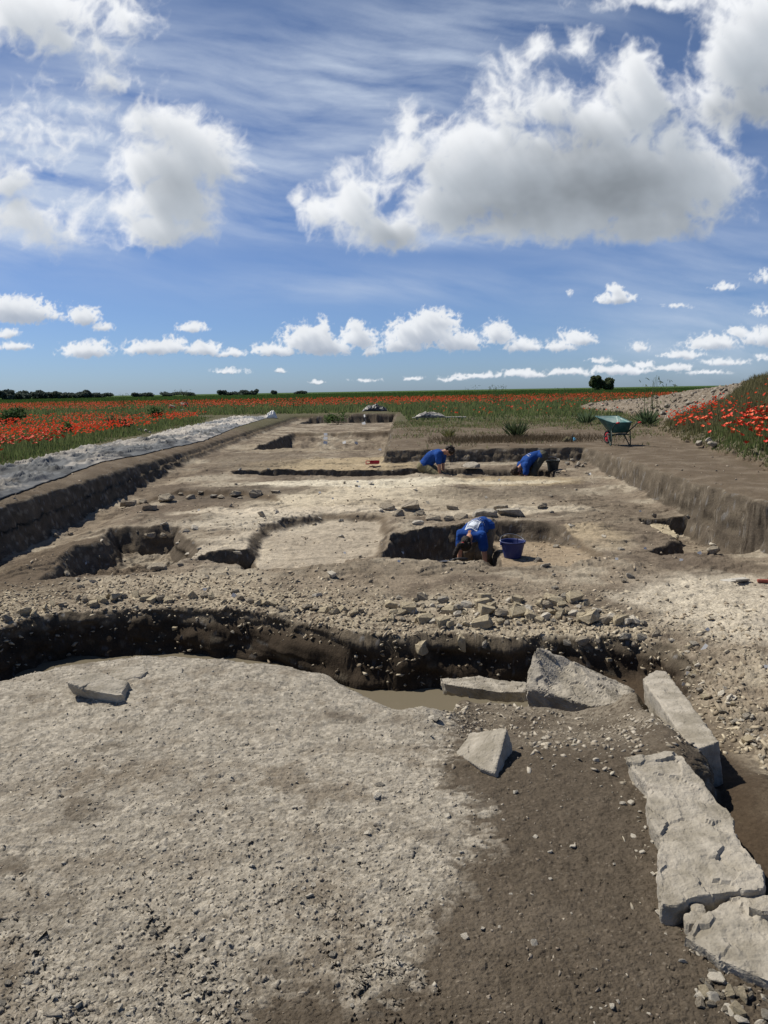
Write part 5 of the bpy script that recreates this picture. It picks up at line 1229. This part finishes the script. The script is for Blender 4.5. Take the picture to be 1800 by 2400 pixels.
def left_f(x, y): return (x < np.interp(y, to_[:, 1], to_[:, 0]) - .10 + .12 * clump(x, y, .8, 701)) & (y < 45)
def greens(n, dry=0.0, dark=0.0):
    u = rng.random((n, 1)); g = np.array((.095, .135, .048)) * (1 - u) + np.array((.21, .255, .10)) * u
    d = (rng.random((n, 1)) < dry); g = np.where(d, np.array((.20, .17, .09)), g); return g * (1 - dark)
parts = []
_b = PD(878, 948, 53); clear_b = lambda x, y: (np.abs(x - _b[0]) > 1.0) | (y > 53) | (y < 49.5)
# left field
x, y = pick(150000, (9, 46), (-.78, -.05), lambda x, y: left_f(x, y) * (GR(x, y) > .3) * np.clip(.75 + .7 * clump(x, y, .7, 703), .15, 1))
hg = (.17 + .17 * rng.random(len(x))) * np.clip(.9 + .7 * clump(x, y, .5, 704), .35, 1.5) * np.clip((np.interp(y, to_[:, 1], to_[:, 0]) - x) / .9, .3, 1)
parts.append(blades(x, y, ginterp(GZ, x, y), hg, .012 + .0011 * y, .5, greens(len(x), .05), 1))
print('left blades', len(x))
# everything beyond, up to the crop
x, y = pick(150000, (26, 110), (-.78, .80), lambda x, y: (~left_f(x, y)) * (GR(x, y) > .2) * (ginterp(GM['heap'], x, y) < 0) * np.clip(.35 + .9 * clump(x, y, .35, 705) + sst(34, 44, y), 0.02, 1) * ((y > 49.5) | (x > 1.2)) * clear_b(x, y), .8)
hg = (.10 + .20 * rng.random(len(x))) * (.5 + .9 * sst(32, 46, y)) * np.clip(1 + .9 * clump(x, y, .5, 706), .4, 1.8)
parts.append(blades(x, y, ginterp(GZ, x, y), hg, .02 + .0012 * y, .7, greens(len(x), .08), 1)); print('mid blades', len(x))
# low weeds on the trodden ground
x, y = pick(60000, (18, 34), (-.02, .7), lambda x, y: (ginterp(GM['trench'], x, y) < .05) * (ginterp(GM['heap'], x, y) < 0) * np.clip(.05 + 1.2 * clump(x, y, .45, 711) + .6 * sst(24, 31, y) - .25 * sst(25, 20, y), 0, 1))
parts.append(blades(x, y, ginterp(GZ, x, y), .03 + .10 * rng.random(len(x)), .03, 1.3, greens(len(x), .45), 1))
# brown dry grass on the near edge of the block
x, y = pick(16000, (19.2, 22.5), (.06, .33), lambda x, y: np.exp(-((x - 3.6) / 2.0) ** 2 - ((y - 20.8) / 1.1) ** 2))
c_ = np.array((.11, .085, .055)) * (.6 + .8 * rng.random((len(x), 1)))
parts.append(blades(x, y, ginterp(GZ, x, y), .06 + .12 * rng.random(len(x)), .015, 1.2, c_, 1))
# heap slope
x, y = pick(200000, (9.5, 36), (.30, .95), lambda x, y: (ginterp(GM['heap'], x, y) > .05) * (GR(x, y) > .25) * np.clip(.8 + .6 * clump(x, y, .8, 713), .2, 1), .9)
hgm = np.clip(ginterp(GM['heap'], x, y) / .5, .35, 1); top_ = sst(15.5, 22, y + 3 * clump(x, y, .5, 719))[:, None]
c_ = greens(len(x), .15) * (1 - top_ * .75) + (np.array((.19, .16, .085)) * (.6 + .8 * rng.random((len(x), 1)))) * top_ * .75
parts.append(blades(x, y, ginterp(GZ, x, y), (.13 + .18 * rng.random(len(x))) * hgm * np.clip(1 + .6 * clump(x, y, .6, 714), .4, 1.5), .014 + .0008 * y, .55, c_, 1)); print('heap blades', len(x))
# crop towards the horizon
x, y = pick(90000, (95, 420), (-.62, .62), lambda x, y: np.ones(len(x)), .9)
u = rng.random((len(x), 1)); c_ = np.array((.055, .10, .025)) * (1 - u) + np.array((.095, .16, .04)) * u
parts.append(blades(x, y, ginterp(GZ, x, y), .45 + .35 * rng.random(len(x)), .05 + .0014 * y, .5, c_, 1))
v, f_, c = merge(parts); g = from_arrays('grass', v, f_, M_LEAF, c); tag(g, kind='stuff')

# poppies
def petals(n):
    u = rng.random((n, 1)); return np.array((.60, .028, .012)) * (1 - u) + np.array((.78, .10, .035)) * u
def poppy_geo(x, y, z, hgt, r):
    """cup of four petals on a stem, as arrays (9 verts, 8+1 faces each)"""
    n = len(x); k = 6; a0 = rng.uniform(0, 6.28, n); tx = rng.normal(size=n) * .4; ty = rng.normal(size=n) * .4
    V_ = np.zeros((n, k + 1, 3))
    for j in range(k):
        a = a0 + 2 * math.pi * j / k; rr = r * (1 if j % 2 else .85); V_[:, j, 0] = x + np.cos(a) * rr; V_[:, j, 1] = y + np.sin(a) * rr; V_[:, j, 2] = z + hgt + rr * (.55 + tx * np.cos(a) + ty * np.sin(a))
    V_[:, k] = np.stack([x, y, z + hgt - r * .15], -1)
    b = np.arange(n)[:, None] * (k + 1); F_ = np.concatenate([b + [k, j, (j + 1) % k] for j in range(k)], 1).reshape(-1, 3)
    return V_.reshape(-1, 3), F_, np.repeat(petals(n), k + 1, 0)
def red_left(x, y):
    c = clump(x, y * .7, .32, 721) + .45 * clump(x, y, 1.3, 722)
    return left_f(x, y) * (x < np.interp(y, to_[:, 1], to_[:, 0]) - .5) * sst(-.10, .25, c + .10)
def red_far(x, y):
    c = clump(x * .6, y * .6, .22, 725); return (y > 51) * clear_b(x, y) * (ginterp(GM['trench'], x, y) < .02) * (ginterp(GM['heap'], x, y) < 0) * sst(40, 60, y) * sst(-.42, .15, c + .35 * clump(x, y, .09, 727)) * (.7 + .3 * sst(60, 75, y)) * (sst(120, 100, y))
def red_heap(x, y):
    c = clump(x, y, .9, 731) + .3; h_ = ginterp(GM['heap'], x, y); return (h_ > .15) * sst(-.05, .45, c) * (GR(x, y) > .3) * (.06 + .94 * sst(3.4, 1.5, h_ + .8 * c))
def red_mid(x, y): return (y > 34) * (y < 50) * (x > 3) * (ginterp(GM['heap'], x, y) < 0) * sst(.0, .4, clump(x, y, .5, 735)) * .35
X1, Y1 = pick(13000, (12, 45), (-.78, -.12), red_left, .75); X2, Y2 = pick(26000, (44, 122), (-.75, .75), red_far, .75)
X3, Y3 = pick(5500, (10.5, 26), (.34, .9), red_heap, 1); X4, Y4 = pick(2500, (34, 50), (.05, .6), red_mid)
print('poppies', len(X1), len(X2), len(X3), len(X4))
def ph(x, y, lo_, hi_): return lo_ + (hi_ - lo_) * rng.random(len(x))
Xn = np.concatenate([X1, X3]); Yn = np.concatenate([Y1, Y3]); Hn = np.concatenate([ph(X1, Y1, .26, .46), ph(X3, Y3, .24, .42)])
Xf = np.concatenate([X2, X4]); Yf = np.concatenate([Y2, Y4]); Hf = np.concatenate([ph(X2, Y2, .42, .66), ph(X4, Y4, .25, .5)])
inview = np.abs(Xn / Yn) < .53
order = np.argsort(np.where(inview, Yn, 1e3)); near = order[:300]; rest = order[300:]
vg = [poppy_geo(Xn[rest], Yn[rest], ginterp(GZ, Xn[rest], Yn[rest]), Hn[rest], .034 + .012 * rng.random(len(rest)))]
pg_ = poppy_geo(Xf, Yf, ginterp(GZ, Xf, Yf), Hf, (.040 + .02 * rng.random(len(Xf))) * (1 + .004 * (Yf - 44))); vg.append((pg_[0], pg_[1], pg_[2] * .85 + np.array((.02, .03, .02))))
v, f_, c = merge(vg); pf = from_arrays('poppies', v, f_, M_PETAL, c); tag(pf, kind='stuff')
# the 300 nearest poppies each stand on their own: flower with stem and dark centre
M_RED = [mat('poppy_red', c_, .55) for c_ in ((.62, .03, .012), (.72, .06, .02), (.78, .12, .04))]
M_STEM = mat('poppy_stem', (.06, .09, .03), .8)
PM = []
for i in range(6):
    bm = bmesh.new(); r = .042; t_ = rng.normal(size=2) * .35
    for j in range(4):
        a = j * math.pi / 2 + .2 * i; o1 = Vector((0, 0, -.006)); 
        c1 = Vector((math.cos(a), math.sin(a), 0)); c2 = Vector((-math.sin(a), math.cos(a), 0)); k_ = 1 if j % 2 else .88
        q = [o1, c1 * r * .6 * k_ + c2 * r * .55 + Vector((0, 0, r * .30)), c1 * r * 1.05 * k_ + c2 * r * .35 + Vector((0, 0, r * .62)), c1 * r * 1.1 * k_ + Vector((0, 0, r * .55)), c1 * r * 1.05 * k_ - c2 * r * .35 + Vector((0, 0, r * .66)), c1 * r * .6 * k_ - c2 * r * .55 + Vector((0, 0, r * .30))]
        q = [p + Vector((0, 0, p.x * t_[0] + p.y * t_[1])) for p in q]
        vs = [bm.verts.new(p) for p in q]
        for w_ in range(1, 5): bm.faces.new((vs[0], vs[w_], vs[w_ + 1]))
    fm = bpy.data.meshes.new('petals'); bm.to_mesh(fm); bm.free(); fm.materials.append(M_RED[i % 3]); PM.append(fm)
bm = bmesh.new(); tubem(bm, [(.04, .02, -1), (.02, .0, -.5), (0, 0, 0)], [.0022, .002, .0018], 5); sm_ = bpy.data.meshes.new('stem'); bm.to_mesh(sm_); bm.free(); sm_.materials.append(M_STEM)
for j, i in enumerate(near):
    x, y = float(Xn[i]), float(Yn[i]); zt = gz(x, y); H_ = float(Hn[i])
    o = bpy.data.objects.new('poppy', PM[j % 6]); COL.objects.link(o); o.location = (x, y, zt + H_); o.rotation_euler = (0, 0, rng.uniform(0, 6.28)); s = rng.uniform(.85, 1.2); o.scale = (s, s, s)
    st_ = bpy.data.objects.new('stem', sm_); COL.objects.link(st_); st_.parent = o; st_.scale = (1, 1, H_ / s)
    if x > 0: tag(o, 'red poppy on the grassy slope of the spoil heap at right', 'poppy', 'poppies on the heap slope')
    else: tag(o, 'red poppy in the field beside the ground sheet at left', 'poppy', 'poppies in the left field')

# weeds and bushes one can tell apart
def leafy(name, loc, w_, h_, n, label, cat, col, seed, leaf=.10, group=None, spiky=False, stem=True):
    r = np.random.default_rng(seed); t = empty(name, loc); tag(t, label, cat, group)
    u = r.normal(size=(n, 3)); u /= np.linalg.norm(u, axis=1)[:, None]; rad = r.random(n) ** .45
    lobes = r.uniform(-.6, .6, (7, 2)); lz = r.uniform(.35, .85, 7); lr = r.uniform(.35, .6, 7); k = r.integers(0, 7, n)
    p = np.stack([(lobes[k, 0] + u[:, 0] * rad * lr[k]) * w_ / 2, (lobes[k, 1] + u[:, 1] * rad * lr[k]) * w_ / 2 * .8, np.clip((lz[k] + u[:, 2] * rad * .33), .04, 1.2) * h_], -1)
    if spiky: p = np.stack([u[:, 0] * w_ * .22 * rad, u[:, 1] * w_ * .22 * rad, r.random(n) * h_ * .35], -1)
    d1 = r.normal(size=(n, 3)); d1 /= np.linalg.norm(d1, axis=1)[:, None]
    if spiky: d1 = np.stack([u[:, 0], u[:, 1], .5 + r.random(n) * 1.3], -1); d1 /= np.linalg.norm(d1, axis=1)[:, None]
    d2 = np.cross(d1, r.normal(size=(n, 3))); d2 /= np.linalg.norm(d2, axis=1)[:, None]
    L_ = leaf * r.uniform(.6, 1.4, n)[:, None]; W_ = L_ * (.12 if spiky else .38)
    if spiky: L_ = L_ * 4; W_ = L_ * .05
    q = np.stack([p - d2 * W_ * .2, p + d1 * L_ * .5 + d2 * W_, p + d1 * L_, p + d1 * L_ * .5 - d2 * W_], 1).reshape(-1, 3)
    f_ = np.arange(4 * n).reshape(-1, 4); c = np.array(col) * (.55 + .9 * r.random((n, 1)))
    from_arrays('foliage', q, f_, M_LEAF, np.repeat(c, 4, 0), t)
    if stem:
        bm = bmesh.new()
        for i in range(5):
            a = r.uniform(0, 6.28); tubem(bm, [(0, 0, -.05), (math.cos(a) * w_ * .12, math.sin(a) * w_ * .12, h_ * .4), (math.cos(a) * w_ * .25, math.sin(a) * w_ * .25, h_ * .8)], [h_ * .02, h_ * .014, h_ * .005], 5)
        bm_obj('stem', bm, M_STEM, t, True)
    return t
def at_g(px, y): p = PD(px, 930, y); return np.array([p[0], y, gz(p[0], y)])
leafy('bush', at_g(18, 36), 1.7, 1.0, 900, 'dark green bush at the left edge of the poppy field', 'bush', (.045, .085, .03), 1, .11)
leafy('weed_plant', at_g(270, 30), 1.2, .55, 450, 'dark green leafy weed among the left poppies, near centre', 'weed', (.05, .08, .04), 2, .10)
leafy('weed_plant', at_g(145, 26), .6, .45, 220, 'pale green weed clump among the left poppies, left of the dark one', 'weed', (.10, .15, .05), 3, .10)
leafy('weed_plant', at_g(360, 42), 1.0, .7, 350, 'green weed clump behind the rocks in the left poppies', 'weed', (.07, .12, .04), 4, .12)
leafy('weed_plant', at_g(1212, 21.5), .7, .38, 160, 'spiky green weed growing on the bare block left of the barrow', 'weed', (.07, .095, .045), 5, .09, spiky=True, stem=False)
leafy('weed_plant', at_g(1052, 21.6), .4, .28, 90, 'small yellow green weed on the near block', 'weed', (.17, .17, .07), 6, .06, spiky=True, stem=False)
leafy('weed_plant', at_g(1520, 27), .8, .5, 180, 'tall pale leaved weed between the barrow and the heap', 'weed', (.12, .17, .09), 7, .11, spiky=True, stem=False)
leafy('weed_plant', at_g(1375, 29), .9, .45, 160, 'low pale leaved weed behind the barrow', 'weed', (.12, .17, .09), 8, .10, spiky=True, stem=False)
leafy('weed_plant', at_g(790, 40), 1.4, .6, 300, 'broad green weed patch beyond the far end, left of the black bundle', 'weed', (.09, .14, .05), 9, .12)
# tall dry docks standing against the sky
for i, (px, y, h_, n) in enumerate([(1165, 60, 1.75, 9), (1395, 62, 1.3, 5), (1540, 34, 1.9, 5), (425, 70, 1.9, 7), (280, 66, 1.7, 4), (1108, 66, 1.9, 3), (1320, 70, 1.5, 5), (690, 60, 1.0, 6)]):
    g0 = at_g(px, y); t = empty('tall_weed', g0)
    tag(t, ['tall grassy weed clump sticking up above the far poppies, right of centre', 'tall weed just left of the round tree', 'thin dry weed on the ridge left of the heap', 'tall weeds against the sky above the left poppies', 'single tall weed stem above the left poppies', 'thin tall weed left of the clump near centre', 'weed clump against the sky right of centre', 'low tall-grass clump above the far poppies, centre left'][i], 'weed')
    bm = bmesh.new(); r = np.random.default_rng(50 + i)
    for k in range(n):
        a = r.uniform(0, 6.28); q = r.uniform(0, .7); hh = h_ * r.uniform(.6, 1); sx = math.cos(a) * q; sy = math.sin(a) * q; bx = r.normal() * .12
        tubem(bm, [(sx, sy, -.05), (sx + bx * .5, sy, hh * .6), (sx + bx, sy, hh)], [.014, .012, .007], 4)
    bm_obj('stem', bm, M_STEM, t, True)
    nn = n * 26; k = r.integers(0, n, nn); a = r.uniform(0, 6.28, nn); q = np.stack([r.uniform(-.7, .7, nn), r.uniform(-.6, .6, nn), r.random(nn) ** .8 * h_ * .95], -1)
    d1 = r.normal(size=(nn, 3)) * (1, 1, 1.4); d1 /= np.linalg.norm(d1, axis=1)[:, None]; d2 = np.cross(d1, r.normal(size=(nn, 3))); d2 /= np.linalg.norm(d2, axis=1)[:, None]
    L_ = r.uniform(.10, .28, nn)[:, None]; V_ = np.stack([q, q + d1 * L_ * .5 + d2 * L_ * .09, q + d1 * L_, q + d1 * L_ * .5 - d2 * L_ * .09], 1).reshape(-1, 3)
    from_arrays('leaves', V_, np.arange(4 * nn).reshape(-1, 4), M_LEAF, np.repeat(np.array((.09, .12, .045)) * (.6 + .8 * r.random((nn, 1))), 4, 0), t)

# trees along the horizon: trunk and a crown of leaf clusters each
M_BARK = mat('bark', (.06, .05, .04), .9)
def tree(px, dist, wpx, hpx, label, seed, group, col=(.10, .125, .105)):  # default leaf colour lightened and blued, distance haze painted in
    g0 = at_g(px, dist); w_ = wpx / F * dist; h_ = hpx / F * dist; r = np.random.default_rng(seed)
    t = empty('tree', g0); tag(t, label, 'tree', group)
    bm = bmesh.new(); tubem(bm, [(0, 0, -.3), (w_ * .01, 0, h_ * .3), (w_ * .03, 0, h_ * .7)], [h_ * .05, h_ * .035, h_ * .012], 7)
    for k in range(4):
        a = r.uniform(0, 6.28); tubem(bm, [(0, 0, h_ * .25), (math.cos(a) * w_ * .2, math.sin(a) * w_ * .2, h_ * .5), (math.cos(a) * w_ * .32, math.sin(a) * w_ * .3, h_ * .7)], [h_ * .02, h_ * .014, h_ * .005], 5)
    bm_obj('trunk', bm, M_BARK, t, True)
    nl = 9; lob = np.stack([r.uniform(-.36, .36, nl) * w_, r.uniform(-.3, .3, nl) * w_, r.uniform(.30, .74, nl) * h_], -1); lr = r.uniform(.16, .28, nl)
    n = 1500; k = r.integers(0, nl, n); u = r.normal(size=(n, 3)); u /= np.linalg.norm(u, axis=1)[:, None]; rad = r.random(n) ** .4
    p = lob[k] + u * (rad * lr[k])[:, None] * np.array((w_, w_, h_ * 1.0)); p[:, 2] = np.clip(p[:, 2], h_ * .05, h_ * 1.03)
    d1 = r.normal(size=(n, 3)); d1 /= np.linalg.norm(d1, axis=1)[:, None]; d2 = np.cross(d1, r.normal(size=(n, 3))); d2 /= np.linalg.norm(d2, axis=1)[:, None]
    L_ = h_ * r.uniform(.05, .12, n)[:, None]; V_ = np.stack([p - d1 * L_ - d2 * L_ * .5, p + d1 * L_ * .6 - d2 * L_, p + d1 * L_ + d2 * L_ * .6, p - d1 * L_ * .5 + d2 * L_], 1).reshape(-1, 3)
    from_arrays('crown', V_, np.arange(4 * n).reshape(-1, 4), M_LEAF, np.repeat(np.array(col) * (.6 + .8 * r.random((n, 1))), 4, 0), t)
GT = 'dark trees along the horizon at left'
for i, (px, wpx, hpx, lab) in enumerate([(8, 36, 30, 'tall round tree at the left edge of the horizon'), (-30, 40, 26, 'tree just beyond the left edge'), (32, 26, 17, 'low tree right of the leftmost round tree'), (52, 26, 18, 'low tree in the row before the double crowned one'), (70, 34, 25, 'broad dark tree, second tallest of the left row'), (99, 24, 26, 'narrow tall tree in the middle of the left row'), (122, 30, 19, 'wide low tree right of the narrow tall one'), (145, 20, 17, 'small tree before the gap in the left row'),
        (168, 26, 15, 'low tree right of the gap in the left row'), (190, 22, 16, 'small tree left of the rounded taller one'), (206, 24, 26, 'rounded taller tree above the left poppies'), (240, 30, 12, 'low bushy tree right of the rounded one'), (320, 16, 12, 'tiny tree far along the horizon, left of centre'), (345, 30, 10, 'low far hedge-like tree left of centre'), (395, 36, 12, 'low far tree behind the tall weeds'), (430, 40, 10, 'long low far tree, left of the two crowns'),
        (519, 16, 14, 'far small round tree, left of a pair'), (545, 36, 9, 'low far tree between two round crowns'), (575, 24, 14, 'far tree, left half of a joined pair'), (594, 16, 15, 'far tree, right half of a joined pair'), (642, 12, 10, 'tiny far tree before the open horizon'), (702, 24, 7, 'lowest far tree near centre left')]):
    dist = 260 + 6 * i
    tree(px, dist, wpx * 1.35, hpx * .6 + 1.42 / dist * F, lab, 300 + i, GT)
tree(1394, 240, 28, 24 + 14, 'left lobe of the round leafy tree on the horizon at right', 401, None, (.09, .115, .055))
tree(1418, 242, 46, 18 + 14, 'wide right part of the round leafy tree on the horizon', 402, None, (.09, .115, .055))
